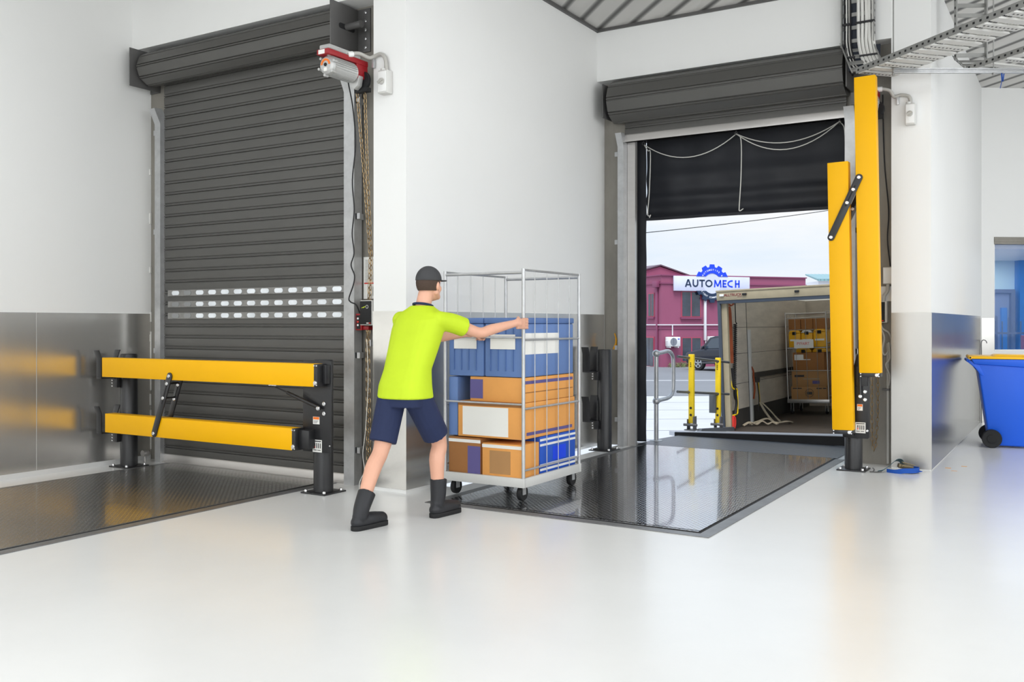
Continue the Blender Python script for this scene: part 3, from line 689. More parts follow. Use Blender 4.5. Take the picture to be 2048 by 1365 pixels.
# controls beside the shut door
m = MB(); m.box(-5.288, -5.02, 6.188, 6.199, 1.595, 1.955); nb = m.build('notice_board', 'paper'); tag(nb, 'white instruction notice with a red stripe above the black control box', 'notice'); recentre(nb, (-5.15, 6.199, 1.595))
WLOC[nb.name] = Vector((-5.15, 6.199, 1.595))
q = MB()
for k in range(19): q.box(-5.268, -5.15+.1*((k*5) % 3)/3, 6.186, 6.188, 1.925-.011*k, 1.930-.011*k)
for k in range(9): q.box(-5.235+.016*k, -5.229+.016*k, 6.186, 6.188, 1.62, 1.70)
q.build('printed_text', 'conduit', nb, sm=False)
q = MB(); q.box(-5.278, -5.04, 6.185, 6.188, 1.723, 1.733); q.build('red_stripe', 'redink', nb, sm=False)
c = thing('control_box', 'black fronted door controller below the white notice', 'control box', (-5.232, 6.14, 1.36))
m = MB(); m.box(-5.198, -5.062, 6.035, 6.085, 1.367, 1.578); m.box(-5.17, -5.09, 6.085, 6.199, 1.42, 1.52); m.build('housing', 'grey', c, bevel=.006)
m = MB(); m.box(-5.193, -5.072, 6.028, 6.036, 1.375, 1.571); m.build('front_panel', 'gap', c, bevel=.002)
m = MB(); m.tube([(-5.114+.012*math.cos(a), 6.0265, 1.523+.014*math.sin(a)) for a in [2*PI*i/20 for i in range(20)]], .0014, 5, closed=True); m.build('white_ring_mark', 'white', c)
m = MB(); m.bar((-5.174, 6.027, 1.513), (-5.132, 6.027, 1.527), .004, .002, (0, 1, 0)).bar((-5.158, 6.027, 1.513), (-5.136, 6.027, 1.523), .004, .002, (0, 1, 0)); m.build('lime_arrow_mark', 'lime', c)
m = MB(); m.box(-5.12, -5.096, 6.026, 6.028, 1.382, 1.389); m.build('white_badge', 'white', c); m = MB(); m.box(-5.095, -5.076, 6.026, 6.028, 1.382, 1.389); m.build('red_badge', 'redink', c)
c = thing('push_button_station', 'red push button station beside the black control box', 'push button', (-5.25, 6.05, 1.33))
m = MB(); m.box(-5.287, -5.222, 6.085, 6.125, 1.325, 1.466); m.box(-5.235, -5.16, 6.10, 6.199, 1.328, 1.36); m.build('housing', 'red', c, bevel=.004)
m = MB(); m.box(-5.277, -5.236, 6.081, 6.086, 1.335, 1.452); fp = m.build('face', 'gap', c)
for k, mm in enumerate(('white', 'redink', 'white')):
    q = MB(); q.lathe([(.009, 0), (.009, .006)], (-5.257, 6.081, 1.425-.028*k), (0, -1, 0), 12); q.build('button', mm, fp)
m = MB(); m.tube(spline([(-5.235, 5.93, 3.40), (-5.27, 6.03, 3.2), (-5.255, 6.045, 2.9), (-5.29, 6.045, 2.6), (-5.27, 6.045, 2.35), (-5.292, 6.045, 2.15), (-5.272, 6.045, 1.98), (-5.300, 6.04, 1.88), (-5.262, 6.04, 1.79), (-5.275, 6.04, 1.71), (-5.318, 6.035, 1.60), (-5.30, 6.035, 1.565), (-5.26, 6.06, 1.54), (-5.255, 6.10, 1.47)], 6), .006, 8)
o = m.build('control_cable', 'cableblack'); tag(o, 'wavy black cable hanging down the right guide of the shut door', 'cable'); recentre(o, (-5.262, 6.06, 1.46))
m = MB(); m.tube(spline([(-5.055, 5.955, 1.25), (-5.045, 5.96, .9), (-5.07, 5.955, .5), (-5.085, 5.94, .3), (-5.06, 5.93, .17), (-5.10, 5.92, .07), (-5.085, 5.9, .012), (-5.06, 5.9, .012), (-5.03, 5.93, .06)], 6), .0025, 6)
o = m.build('pull_cord', 'rope'); tag(o, 'thin white cord trailing to the floor beside the hand chain', 'cord'); recentre(o, (-5.085, 5.9, .01))
c = thing('chain_keeper', 'small steel chain keeper on the jamb under the control box', 'bracket', (-5.09, 6.15, 1.22))
m = MB(); m.box(-5.15, -5.05, 6.12, 6.199, 1.205, 1.22); m.box(-5.13, -5.118, 6.08, 6.13, 1.19, 1.245); m.box(-5.08, -5.068, 6.08, 6.13, 1.19, 1.245); m.build('plate', 'galv', c)
m = MB(); m.cyl((-7.99, 6.0, .085), (-7.99, 6.06, .085), .032, 18); m.cyl((-7.99, 6.03, .0), (-7.99, 6.03, .06), .009, 10); o = m.build('floor_stop', 'alu'); tag(o, 'small round steel stop at the foot of the left wall by the shut door', 'stop'); recentre(o, (-7.99, 6.03, 0))

# electrics squeezed between the folded gate and the white column
c = thing('junction_box', 'white junction box between the tall yellow beam and the column', 'box', (-1.61, 9.679, 1.77))
m = MB(); m.box(-1.656, -1.565, 9.61, 9.679, 1.765, 1.93); m.build('housing', 'grey', c, bevel=.006); m = MB(); m.box(-1.65, -1.572, 9.603, 9.611, 1.772, 1.923); m.build('cover', 'white', c, bevel=.003)
m = MB(); m.box(-1.70, -1.565, 9.66, 9.679, 1.60, 1.745); o = m.build('mounting_board', 'white'); tag(o, 'white backing board under the junction box by the column', 'board'); recentre(o, (-1.63, 9.679, 1.6))
m = MB(); m.tube(spline([(-1.61, 9.62, 1.765), (-1.615, 9.62, 1.70), (-1.645, 9.62, 1.65), (-1.65, 9.62, 1.60)], 6), .016, 10); o = m.build('conduit', 'conduit'); tag(o, 'short grey conduit bend under the junction box by the column', 'conduit'); recentre(o, (-1.65, 9.62, 1.6))
c = thing('control_box', 'black fronted controller half hidden by the tall yellow beam', 'control box', (-1.70, 9.679, 1.40))
m = MB(); m.box(-1.77, -1.615, 9.60, 9.679, 1.39, 1.60); m.build('housing', 'grey', c, bevel=.006); m = MB(); m.box(-1.762, -1.635, 9.592, 9.601, 1.398, 1.592); m.build('front_panel', 'gap', c)
m = MB(); m.box(-1.66, -1.645, 9.590, 9.593, 1.405, 1.415); m.build('red_badge', 'redink', c)
m = MB(); m.tube([(-1.614, 9.64, .02), (-1.614, 9.64, 1.19)], .014, 12); c = m.build('conduit', 'conduit'); tag(c, 'grey vertical conduit running down the jamb beside the column', 'conduit'); recentre(c, (-1.614, 9.64, .0)); WLOC[c.name] = Vector((-1.614, 9.64, 0))
m = MB(); m.box(-1.665, -1.60, 9.62, 9.679, .73, .75); m.build('saddle_clip', 'bracket', c)
for lab, pts in (('loose white cables bulging below the half hidden controller', [(-1.69, 9.63, 1.39), (-1.65, 9.60, 1.33), (-1.60, 9.61, 1.29), (-1.585, 9.64, 1.2), (-1.63, 9.62, 1.08), (-1.66, 9.61, 1.12), (-1.64, 9.60, 1.25), (-1.69, 9.62, 1.37)]),
                 ('loose grey cable winding beside the vertical conduit', [(-1.60, 9.60, 1.20), (-1.59, 9.60, 1.05), (-1.625, 9.60, .98), (-1.59, 9.60, .88), (-1.60, 9.60, .78)])):
    m = MB(); m.tube(spline(pts, 6), .009, 8); o = m.build('cable', 'conduit'); tag(o, lab, 'cable'); recentre(o, pts[-1])
m = MB(); m.tube(spline([(-1.665, 9.66, 3.62), (-1.658, 9.668, 3.17), (-1.645, 9.668, 2.88), (-1.612, 9.668, 2.49), (-1.622, 9.668, 2.2), (-1.595, 9.66, 1.94)], 6), .006, 8); o = m.build('control_cable', 'cableblack'); tag(o, 'thin black cable snaking down the jamb right of the tall yellow beam', 'cable'); recentre(o, (-1.595, 9.66, 1.94))

# ------------------------------------------------------------------ ratchet strap on the floor
def ribbon(mb, pts, w, th, side=None, n=6):
    P = spline(pts, n); vs = []; fs = []
    for i, p in enumerate(P):
        t = (P[min(i+1, len(P)-1)]-P[max(i-1, 0)]).normalized()
        sd = Vector(side) if side is not None else t.cross(Vector((0, 0, 1))).normalized()
        sd = (sd-t*sd.dot(t)).normalized(); nn = sd.cross(t)
        vs += [p+sd*w/2+nn*th/2, p-sd*w/2+nn*th/2, p-sd*w/2-nn*th/2, p+sd*w/2-nn*th/2]
    for i in range(len(P)-1):
        a, b = 4*i, 4*i+4; fs += [(a+j, a+(j+1) % 4, b+(j+1) % 4, b+j) for j in range(4)]
    fs += [(0, 1, 2, 3), (4*len(P)-1, 4*len(P)-2, 4*len(P)-3, 4*len(P)-4)]
    mb.add(vs, fs); return mb
t = thing('ratchet_strap', 'teal and blue ratchet strap lying at the foot of the column', 'strap', (-1.47, 9.28, 0))
m = MB(); ribbon(m, [(-1.62, 9.13, .008), (-1.58, 9.16, .02), (-1.53, 9.24, .06), (-1.49, 9.31, .10), (-1.455, 9.35, .098), (-1.43, 9.36, .06)], .05, .004, (.6, -.6, .55)); m.build('teal_webbing', 'strapteal', t)
m = MB(); ribbon(m, [(-1.55, 9.20, .01), (-1.47, 9.17, .012), (-1.40, 9.17, .028), (-1.34, 9.20, .03), (-1.29, 9.27, .03), (-1.30, 9.34, .03), (-1.38, 9.36, .03)], .045, .005, (0, 0, 1)); ribbon(m, [(-1.50, 9.2, .006), (-1.42, 9.24, .01), (-1.33, 9.25, .012), (-1.27, 9.3, .02)], .045, .005); m.build('blue_webbing', 'strapblue', t)
m = MB(); m.obox((-1.40, 9.27, .055), (.06, .02, -.01), (-.012, .035, 0), (.004, .0, .018)); m.cyl((-1.43, 9.22, .06), (-1.40, 9.31, .06), .018, 14); m.obox((-1.375, 9.26, .085), (.05, .015, -.012), (-.01, .025, 0), (0, 0, .005)); m.build('ratchet', 'ratchet', t, bevel=.004)
m = MB(); m.tube(spline([(-1.66, 9.11, .045), (-1.645, 9.11, .03), (-1.655, 9.115, .01), (-1.68, 9.105, .007), (-1.62, 9.12, .007), (-1.585, 9.14, .012)], 5), .006, 8); m.build('end_hook', 'bracket', t)

# ------------------------------------------------------------------ wheelie bin
bi = thing('wheelie_bin', 'blue wheelie bin with yellow lid beside the mirror-bright lining', 'bin', (-.905, 11.62, 0), (0, 0, .14), local=True)
def loft(mb, a, b):   # two quads
    n = len(a); mb.add(list(a)+list(b), [tuple(range(n))[::-1], tuple(range(n, 2*n))]+[(i, (i+1) % n, n+(i+1) % n, n+i) for i in range(n)]); return mb
m = MB(); bot = [(.03, .05, .02), (.43, .03, .02), (.43, .51, .02), (.03, .49, .02)]; mid = [(-.10, .0, .94), (.56, -.01, .90), (.56, .57, .90), (-.10, .56, .94)]
loft(m, bot, mid); m.build('body', 'binblue', bi, bevel=.02, seg=3)
m = MB(); loft(m, [(-.13, -.02, .93), (.60, -.03, .89), (.60, .59, .89), (-.13, .58, .93)], [(-.16, -.02, .985), (.62, -.03, .985), (.62, .59, .985), (-.16, .58, .985)]); m.build('rim', 'binblue', bi, bevel=.008)
m = MB(); loft(m, [(-.17, -.025, .988), (.64, -.035, .988), (.64, .595, .988), (-.17, .585, .988)], [(-.15, -.01, 1.018), (.63, -.025, 1.012), (.63, .585, 1.012), (-.15, .57, 1.018)]); loft(m, [(.06, .06, 1.017), (.56, .05, 1.014), (.56, .5, 1.014), (.06, .5, 1.017)], [(.10, .08, 1.036), (.52, .08, 1.032), (.52, .47, 1.032), (.10, .47, 1.036)])
m.cyl((-.17, -.025, 1.0), (-.17, .585, 1.0), .02, 14); li = m.build('lid', 'binlid', bi, bevel=.006)
q = MB(); q.cyl((-.17, -.034, 1.0), (-.17, -.02, 1.0), .010, 12); q.build('hinge_pin', 'gap', li)
m = MB(); m.prism([(-.20, .985), (-.08, .92), (-.03, .80), (-.06, .80), (-.12, .885), (-.20, .955)], 'y', .0, .05); m.prism([(-.20, .985), (-.08, .92), (-.03, .80), (-.06, .80), (-.12, .885), (-.20, .955)], 'y', .51, .56); m.cyl((-.19, .0, .965), (-.19, .56, .965), .018, 12); m.build('handle', 'binblue', bi, bevel=.004)
for y in (-.035, .525):
    m = MB(); m.lathe([(.03, 0), (.06, .004), (.095, .0), (.102, .012), (.102, .048), (.095, .06), (.06, .056), (.03, .06)], (.045, y, .102), (0, 1, 0), 28); wh = m.build('wheel', 'tyre', bi)
    q = MB(); q.lathe([(.045, -.004), (.05, .0), (.05, .064), (.045, .066)], (.045, y, .102), (0, 1, 0), 20); q.build('hub', 'gap', wh)
m = MB(); m.cyl((.045, -.03, .102), (.045, .58, .102), .012, 10); m.build('axle', 'gap', bi)
m = MB(); m.tube(spline([(-1.195, 14.42, 0.98), (-1.195, 14.42, 1.12), (-1.17, 14.43, 1.155), (-1.14, 14.44, 1.14), (-1.13, 14.445, 1.11)], 6), .006, 8); m.tube([(-1.195, 14.42, .0), (-1.195, 14.42, .98)], .006, 8); o = m.build('wall_hook', 'bracket'); tag(o, 'thin curved rod hook in the corner left of the office window', 'hook'); recentre(o, (-1.195, 14.42, 0))

# ------------------------------------------------------------------ cable trays under the ceiling
def tray(t, name, p0, p1, wv, hv, nr):
    p0, p1, wv, hv = map(Vector, (p0, p1, wv, hv)); d = (p1-p0); n = wv.cross(d).normalized()
    r = MB()
    for o in (Vector(), wv):
        c = (p0+p1)/2+o+hv/2; r.obox(c, d/2, hv/2, wv.normalized()*.006)
    rr = r.build(name+'_rail', 'traysteel', t)
    q = MB(); L = d.length; k = int(L/.07)
    for i in range(k):
        c = p0+d*((i+.5)/k)+hv*.5
        for o, s in ((Vector(), -1), (wv, 1)): q.obox(c+o+wv.normalized()*s*.0065, d.normalized()*.011, hv.normalized()*.009, wv.normalized()*.001)
    q.build('punched_hole', 'gap', rr)
    u = MB()
    for i in range(nr):
        c = p0+d*((i+.5)/nr)+wv/2; u.obox(c, d.normalized()*(.042 if name == 'run' else .018), wv/2, hv.normalized()*.008)
    u.build(name+'_rung', 'grey' if name == 'run' else 'traysteel', t)
    v = MB()
    for i in range(0, nr, 2 if name == 'run' else 1):
        for j in range(9):
            c = p0+d*((i+.5)/nr)+wv*((j+1)/10.); v.obox(c-hv.normalized()*.0082, d.normalized()*.009, wv.normalized()*.008, hv.normalized()*.0006)
    v.build('rung_slot', 'gap', rr)
t = thing('cable_tray', 'grey cable tray dropping down the header and running off overhead', 'cable tray', (-1.86, 9.45, 4.0))
tray(t, 'riser', (-2.0, 9.44, 4.06), (-2.0, 9.44, 4.70), (.30, 0, 0), (0, -.055, 0), 5)
tray(t, 'elbow', (-1.99, 9.43, 4.06), (-1.86, 9.22, 3.76), (.29, .02, 0), (-.02, -.03, .05), 4)
tray(t, 'run', (-1.80, 9.10, 3.715), (1.40, 6.24, 3.715), (.26, .29, 0), (0, 0, .055), 30)
m = MB(); m.box(-1.99, -1.71, 9.455, 9.48, 4.06, 4.70); m.obox((-1.78, 9.37, 3.93), (.14, .01, 0), (0.01, -.08, -.13), (0, .006, -.004)); m.build('tray_backing', 'traydark', t)
def bundle(name, lab, cols, r):
    tt = thing(name, lab, 'cables', (-1.8, 9.4, 4.0), group='cable bundles on the riser'); 
    for i, (x, m_) in enumerate(cols):
        q = MB(); dx = (x+2.0)
        q.tube(spline([(x, 9.425-.006*(i % 2), 4.69), (x+.004*(i % 3), 9.42, 4.3), (x+.01, 9.40, 4.08), (x+.06, 9.33, 3.9), (x+.14, 9.25-.0*dx, 3.79), (x+.30, 9.10+.10*dx, 3.745), (x+.9, 8.56+.3*dx, 3.74), (x+2.9, 6.77+.3*dx, 3.74)], 7), r, 7); q.build('cable', m_, tt)
    q = MB()
    x0, x1 = cols[0][0], cols[-1][0]
    for y, z, ox in ((9.41, 4.56, 0), (9.405, 4.28, 0), (9.345, 3.94, .05)): q.box(x0-r*1.4+ox, x1+r*1.4+ox, y-.025, y+.02, z-.008, z+.008)
    q.build('cable_tie', 'cableblack', tt, split=True); return tt
bundle('cable_bundle', 'four thick white cables tied down the right of the cable tray riser', [(-1.845+.033*i, 'cablewhite') for i in range(5)], .016)
bundle('cable_bundle', 'loose thin cables tied down the left of the cable tray riser', [(-1.975, 'cableblack'), (-1.958, 'cablewhite'), (-1.945, 'cableblack'), (-1.932, 'conduit'), (-1.92, 'cableblack')], .007)
t = thing('cable_tray', 'grey cable tray climbing to the ceiling behind the long overhead run', 'cable tray', (-.9, 9.98, 3.75))
tray(t, 'riser', (-1.055, 9.93, 3.93), (-1.055, 9.93, 4.70), (.25, .14, 0), (.025, -.045, 0), 8)
tray(t, 'elbow', (-1.05, 9.92, 3.93), (-.93, 9.72, 3.77), (.25, .14, 0), (-.02, -.03, .04), 3)
tray(t, 'run', (-.93, 9.72, 3.76), (1.4, 7.7, 3.76), (.26, .29, 0), (0, 0, .05), 18)
def strut(name, lab, p0, p1, rods):
    t = thing(name, lab, 'support', p0); m = MB(); a, b = Vector(p0), Vector(p1)
    m.bar(a, b, .041, .012).bar(a+Vector((0, 0, .016)), b+Vector((0, 0, .016)), .041, .010).bar(a+Vector((0, 0, .031)), b+Vector((0, 0, .031)), .041, .008); m.build('channel', 'galv', t)
    for f in rods:
        p = a.lerp(b, f); q = MB(); q.tube([p-Vector((0, 0, .03)), (p.x, p.y, CZ)], .006, 8); q.lathe([(.016, 0), (.016, .012)], p-Vector((0, 0, .02)), (0, 0, 1), 6); q.build('threaded_rod', 'traysteel', t)
strut('strut_hanger', 'galvanised channel slung on threaded rods beneath the cable trays', (-1.475, 9.06, 3.672), (.9, 10.5, 3.672), (.002, .33))
for lab, x, y, h in (('blue cable tie dangling below the tray, left one', -.63, 9.58, .11), ('short blue cable tie dangling below the tray, right one', -.44, 9.65, .07)):
    m = MB(); m.bar((x, y, 3.70), (x+.006, y, 3.70-h), .014, .004, (0, 1, 0)); 
    if h > .1: m.bar((x+.02, y, 3.66), (x+.012, y, 3.70-h), .010, .004, (0, 1, 0)); m.bar((x-.01, y, 3.53), (x+.002, y, 3.59), .006, .003, (0, 1, 0))
    o = m.build('cable_tie', 'bluetie'); tag(o, lab, 'cable tie'); recentre(o, (x, y, 3.70))
# ------------------------------------------------------------------ dock shelter, ropes, handrail
t = thing('dock_shelter', 'black fabric dock curtain hanging behind the open roller door', 'curtain', (-3.3, 10.05, 0))
def wavy(mb, x0, x1, z0, z1, y, nx, nz, f, th=.012):
    vs = []; fs = []
    for s in (0, 1):
        for j in range(nz+1):
            for i in range(nx+1):
                u, w = i/nx, j/nz; vs.append((x0+(x1-x0)*u, y+f(u, w)+s*th, z0+(z1-z0)*w))
    n = (nx+1)*(nz+1)
    for j in range(nz):
        for i in range(nx):
            a = j*(nx+1)+i; fs += [(a, a+1, a+nx+2, a+nx+1), (n+a, n+a+nx+1, n+a+nx+2, n+a+1)]
    for j in range(nz):
        for i in (0, nx): a = j*(nx+1)+i; fs.append((a, a+nx+1, n+a+nx+1, n+a))
    for i in range(nx):
        for j in (0, nz): a = j*(nx+1)+i; fs.append((a, a+1, n+a+1, n+a))
    mb.add(vs, fs); return mb
m = MB(); wavy(m, -4.60, -4.325, .01, 3.55, 10.04, 10, 40, lambda u, w: .012*math.sin(u*7)+.006*math.sin(w*40+u*3)); m.build('side_curtain', 'curtain', t)
m = MB(); wavy(m, -4.32, -1.7, 2.575, 3.55, 10.07, 60, 30, lambda u, w: -.05*math.exp(-((w-.02)/.05)**2)-.045*math.exp(-((w-.24)/.07)**2)-.03*math.exp(-((w-.48)/.1)**2)+.012*math.sin(u*16+w*5)+.006*math.sin(u*41)); m.build('top_curtain', 'curtain', t)
m = MB(); wavy(m, -1.96, -1.7, .01, 3.55, 10.04, 10, 40, lambda u, w: .012*math.sin(u*7)); m.build('side_curtain', 'curtain', t)
m = MB(); m.box(-4.6, -1.7, 10.0, 10.14, 3.5, 3.58); m.build('head_rail', 'gap', t)
for lab, pts in (('white swagged curtain rope between the left and middle hooks', sag((-4.33, 10.0, 3.455), (-3.235, 9.99, 3.462), .20)),
                 ('upper of two white swagged ropes between the middle and right hooks', sag((-3.235, 9.99, 3.462), (-2.14, 9.99, 3.475), .155)),
                 ('lower of two white swagged ropes between the middle and right hooks', sag((-3.235, 9.985, 3.462), (-2.14, 9.985, 3.475), .23)),
                 ('white rope hanging down the left of the black curtain', spline([(-4.33, 10.0, 3.455), (-4.28, 10.0, 3.38), (-4.245, 9.99, 3.34), (-4.25, 9.97, 2.9), (-4.27, 9.97, 2.66), (-4.255, 9.97, 2.62), (-4.235, 9.97, 2.63), (-4.25, 9.97, 2.60)], 5)),
                 ('white rope hanging down the middle of the black curtain', spline([(-3.235, 9.99, 3.462), (-3.18, 9.985, 3.385), (-3.178, 9.98, 3.0), (-3.195, 9.97, 2.66), (-3.19, 9.97, 2.615), (-3.165, 9.97, 2.625), (-3.15, 9.97, 2.635)], 5)),
                 ('white rope hanging behind the top of the shorter yellow beam', spline([(-2.14, 9.99, 3.475), (-2.09, 9.985, 3.37), (-2.085, 9.98, 3.0), (-2.087, 9.98, 2.6)], 5))):
    m = MB(); m.tube(pts, .0055, 7); o = m.build('curtain_rope', 'rope'); tag(o, lab, 'rope', 'curtain ropes'); recentre(o, pts[-1])
for x, lab in ((-4.33, 'left'), (-3.235, 'middle'), (-2.14, 'right')):
    m = MB(); m.tube([(x, 9.995, 3.50), (x, 9.985, 3.48)], .006, 8); m.tube([(x+.016*math.cos(a), 9.985, 3.464+.016*math.sin(a)) for a in [2*PI*i/14 for i in range(14)]], .004, 6, closed=True)
    o = m.build('rope_eyelet', 'bracket'); tag(o, '%s steel eyelet holding the white ropes above the black curtain' % lab, 'hook', 'rope eyelets'); recentre(o, (x, 9.99, 3.5))
t = thing('handrail', 'D shaped galvanised handrail on a single post outside the open bay', 'handrail', (-4.27, 10.22, 0))
m = MB(); m.lathe([(.075, 0), (.075, .012), (.03, .02)], (-4.27, 10.22, 0), n=20); m.build('base_flange', 'galv', t)
m = MB(); m.cyl((-4.27, 10.22, .01), (-4.27, 10.22, 1.02), .027, 18); m.build('post', 'galv', t)
m = MB(); m.ball((-4.27, 10.22, 1.03), .046); m.ball((-4.27, 10.22, .47), .044); m.build('ball_joint', 'galv', t)
m = MB(); R = spline([(-4.27, 10.22, 1.03), (-4.26, 10.38, 1.04), (-4.25, 10.54, 1.05), (-4.243, 10.64, 1.01), (-4.24, 10.68, .92), (-4.24, 10.68, .63), (-4.243, 10.64, .53), (-4.25, 10.54, .49), (-4.26, 10.38, .48), (-4.27, 10.22, .47)], 6); m.tube(R, .024, 14); m.build('loop_rail', 'galv', t)

# ------------------------------------------------------------------ delivery truck backed up to the dock (leans a little)
TO = Vector((-4.88, 14.56, -.342)); ROLL = Euler((0, -.037, 0)); TR = ROLL.to_matrix()
def TP(x, y, z): return TO+TR @ Vector((x, y, z))
def tthing(name, label, cat, p, group=None):
    return thing(name, label, cat, TP(*p), ROLL, group, local=True)
t = tthing('delivery_truck', 'box truck with its rear door open seen through the open bay', 'truck', (0, 0, 0))
m = MB(); m.box(0, 2.30, 0, 5.4, -.10, 0); m.build('cargo_floor', 'truckfloor', t)
m = MB(); m.box(-.05, 0.0, .06, 5.4, -.1, 2.21); sw = m.build('side_wall', 'truckwhite', t)
m = MB(); m.box(.0, .012, .08, 5.3, .30, 2.2); li = m.build('wall_lining', 'trucklining', t)
q = MB()
for z in (.72, 1.22, 1.66): q.box(.012, .014, .1, 5.2, z, z+.006)
q.box(.012, .016, 1.22, 1.24, .3, 2.2); q.build('lining_seam', 'truckdark', li)
m = MB(); m.box(0, .014, .08, 5.3, .0, .30); m.build('kick_panel', 'truckdark', t)
m = MB(); m.box(.014, .05, 1.4, 5.2, .78, .87); m.build('buffer_rail', 'truckdark', t)
m = MB(); m.box(.012, .055, 1.25, 1.30, .0, 1.62); m.box(.012, .03, 1.30, 1.40, .0, 1.62); m.build('door_track_post', 'truckwhite', t)
q = MB(); q.lathe([(.11, 0), (.11, .01), (.09, .012)], (.012, .50, .57), (1, 0, 0), 24); q.build('oval_port', 'truckdark', t)
m = MB(); m.box(2.30, 2.35, .06, 5.4, -.1, 2.21); m.build('side_wall', 'trucklining', t)
m = MB(); m.box(0, 2.3, 5.35, 5.4, 0, 2.21); m.build('front_bulkhead', 'trucklining', t)
m = MB(); m.box(-.05, 2.35, .0, 5.4, 2.20, 2.245); m.build('roof', 'truckroof', t)
m = MB(); m.box(-.06, -.005, -.04, .06, -.12, 2.12); m.box(2.26, 2.36, -.04, .06, -.12, 2.12); m.build('door_frame', 'truckframe', t, bevel=.006)
m = MB(); m.box(-.005, .085, .0, .08, 0, 2.08); m.build('frame_return', 'truckpale', t)
m = MB(); m.box(-.06, 2.37, -.06, .06, 2.095, 2.23); m.box(-.07, 2.38, -.07, .06, 2.23, 2.26); h = m.build('header_panel', 'truckpale', t, bevel=.006)
m = MB(); m.box(-.02, 2.3, -.05, .08, 2.045, 2.098); m.build('rolled_door_edge', 'truckframe', t)
for x, mm in ((.03, 'white'), (.40, 'gap'), (1.22, 'gap'), (2.05, 'gap')):
    q = MB(); q.box(x-.035, x+.035, -.085, -.06, 2.16, 2.195); q.build('marker_lamp', mm, h, bevel=.006)
text('body_badge', 'ALLTRUCK', .058, 'maroon', h, (.21, -.0615, 2.175), depth=.001, bold=.001)
q = MB(); q.box(.28, .35, -.062, -.06, 2.138, 2.144); q.build('badge_underline', 'maroon', h)
m = MB(); plan = [(.50, -3.44), (2.62, -3.44), (2.62, -.05), (-.02, -.05), (-.02, -2.35)]
zt = lambda y: -.1*(y+.05)
m.add([(x, y, zt(y)) for x, y in plan]+[(x, y, zt(y)-.055) for x, y in plan], [(0, 1, 2, 3, 4), (9, 8, 7, 6, 5)]+[(i, 5+i, 5+(i+1) % 5, (i+1) % 5) for i in range(5)])
pl = m.build('tail_lift_platform', 'liftgrey', t, sm=False)
m = MB(); m.box(.50, 2.62, -3.455, -3.441, .225, .332); m.build('front_edge_shade', 'gap', pl)  # black strip paints in the shade on the platform's front face
m = MB(); m.box(.2, .3, 0, 6.5, -.45, -.1); m.box(2.0, 2.1, 0, 6.5, -.45, -.1); m.build('chassis_rail', 'truckdark', t)
for x in (.02, 1.95):
    for y in (1.6, 6.3):
        q = MB(); q.lathe([(.2, 0), (.36, .01), (.40, .05), (.40, .22), (.36, .26), (.2, .27)], (x, y, -.405), (1, 0, 0), 24); wh = q.build('wheel', 'tyre', t)
        q = MB(); q.lathe([(.2, -.005), (.18, .1), (.1, .12)], (x, y, -.405), (1, 0, 0), 20); q.build('rim', 'rim', wh)
m = MB(); m.prism([(5.55, -.3), (7.4, -.3), (7.4, .55), (7.0, 1.25), (5.55, 1.3)], 'x', .02, 2.28); m.build('cab', 'truckwhite', t, bevel=.06, seg=3)
# yellow guard rails on the lift platform
t = thing('guard_rail', 'scuffed yellow guard posts with grey rails beside the truck lift', 'guard rail', (-4.755, 12.69, -.17))
for (x, y, zb, zt) in ((-4.757, 12.68, -.14, .945), (-4.747, 13.79, -.235, .86)):
    p = MB(); p.box(x-.038, x+.038, y-.03, y+.03, zb+.10, zt); po = p.build('guard_post', 'railyel', t, bevel=.006)
    q = MB()
    for dz in (.12, .22): q.lathe([(.018, 0), (.018, .004)], (x, y-.03, zb+dz+.1), (0, -1, 0), 12)
    for dz in (.13, .155, .18): q.box(x-.012, x+.006, y-.032, y-.03, zt-dz, zt-dz+.012)
    q.build('hole', 'gap', po)
    q = MB(); q.box(x-.08, x+.08, y-.09, y+.09, zb, zb+.015); q.box(x-.05, x-.039, y-.06, y+.06, zb, zb+.16); q.box(x+.039, x+.055, y-.06, y+.06, zb, zb+.20); q.cyl((x-.1, y-.05, zb+.08), (x+.1, y-.05, zb+.08), .02, 10); q.build('hinge_foot', 'bracket', po, bevel=.003)
q = MB(); q.box(-4.86, -4.76, 13.70, 13.76, .02, .30); q.build('latch_plate', 'railgrey', t, bevel=.004)
for za, zb in ((.925, .775), (.435, .275)):
    q = MB(); q.tube([(-4.80, 12.25, za), (-4.735, 14.25, zb)], .019, 12); rl = q.build('tube_rail', 'railgrey', t)
    for f in (.22, .77):
        p = Vector((-4.80, 12.25, za)).lerp(Vector((-4.735, 14.25, zb)), f); q = MB(); q.lathe([(.030, -.03), (.030, .03)], p, (.03, 1, -.07), 12); q.build('clamp', 'railgrey', rl)
m = MB(); m.prism([(12.75, -.19), (14.3, -.30), (14.3, -.24), (12.85, -.13)], 'x', -4.72, -4.66); m.build('kick_plate', 'railgrey', t)
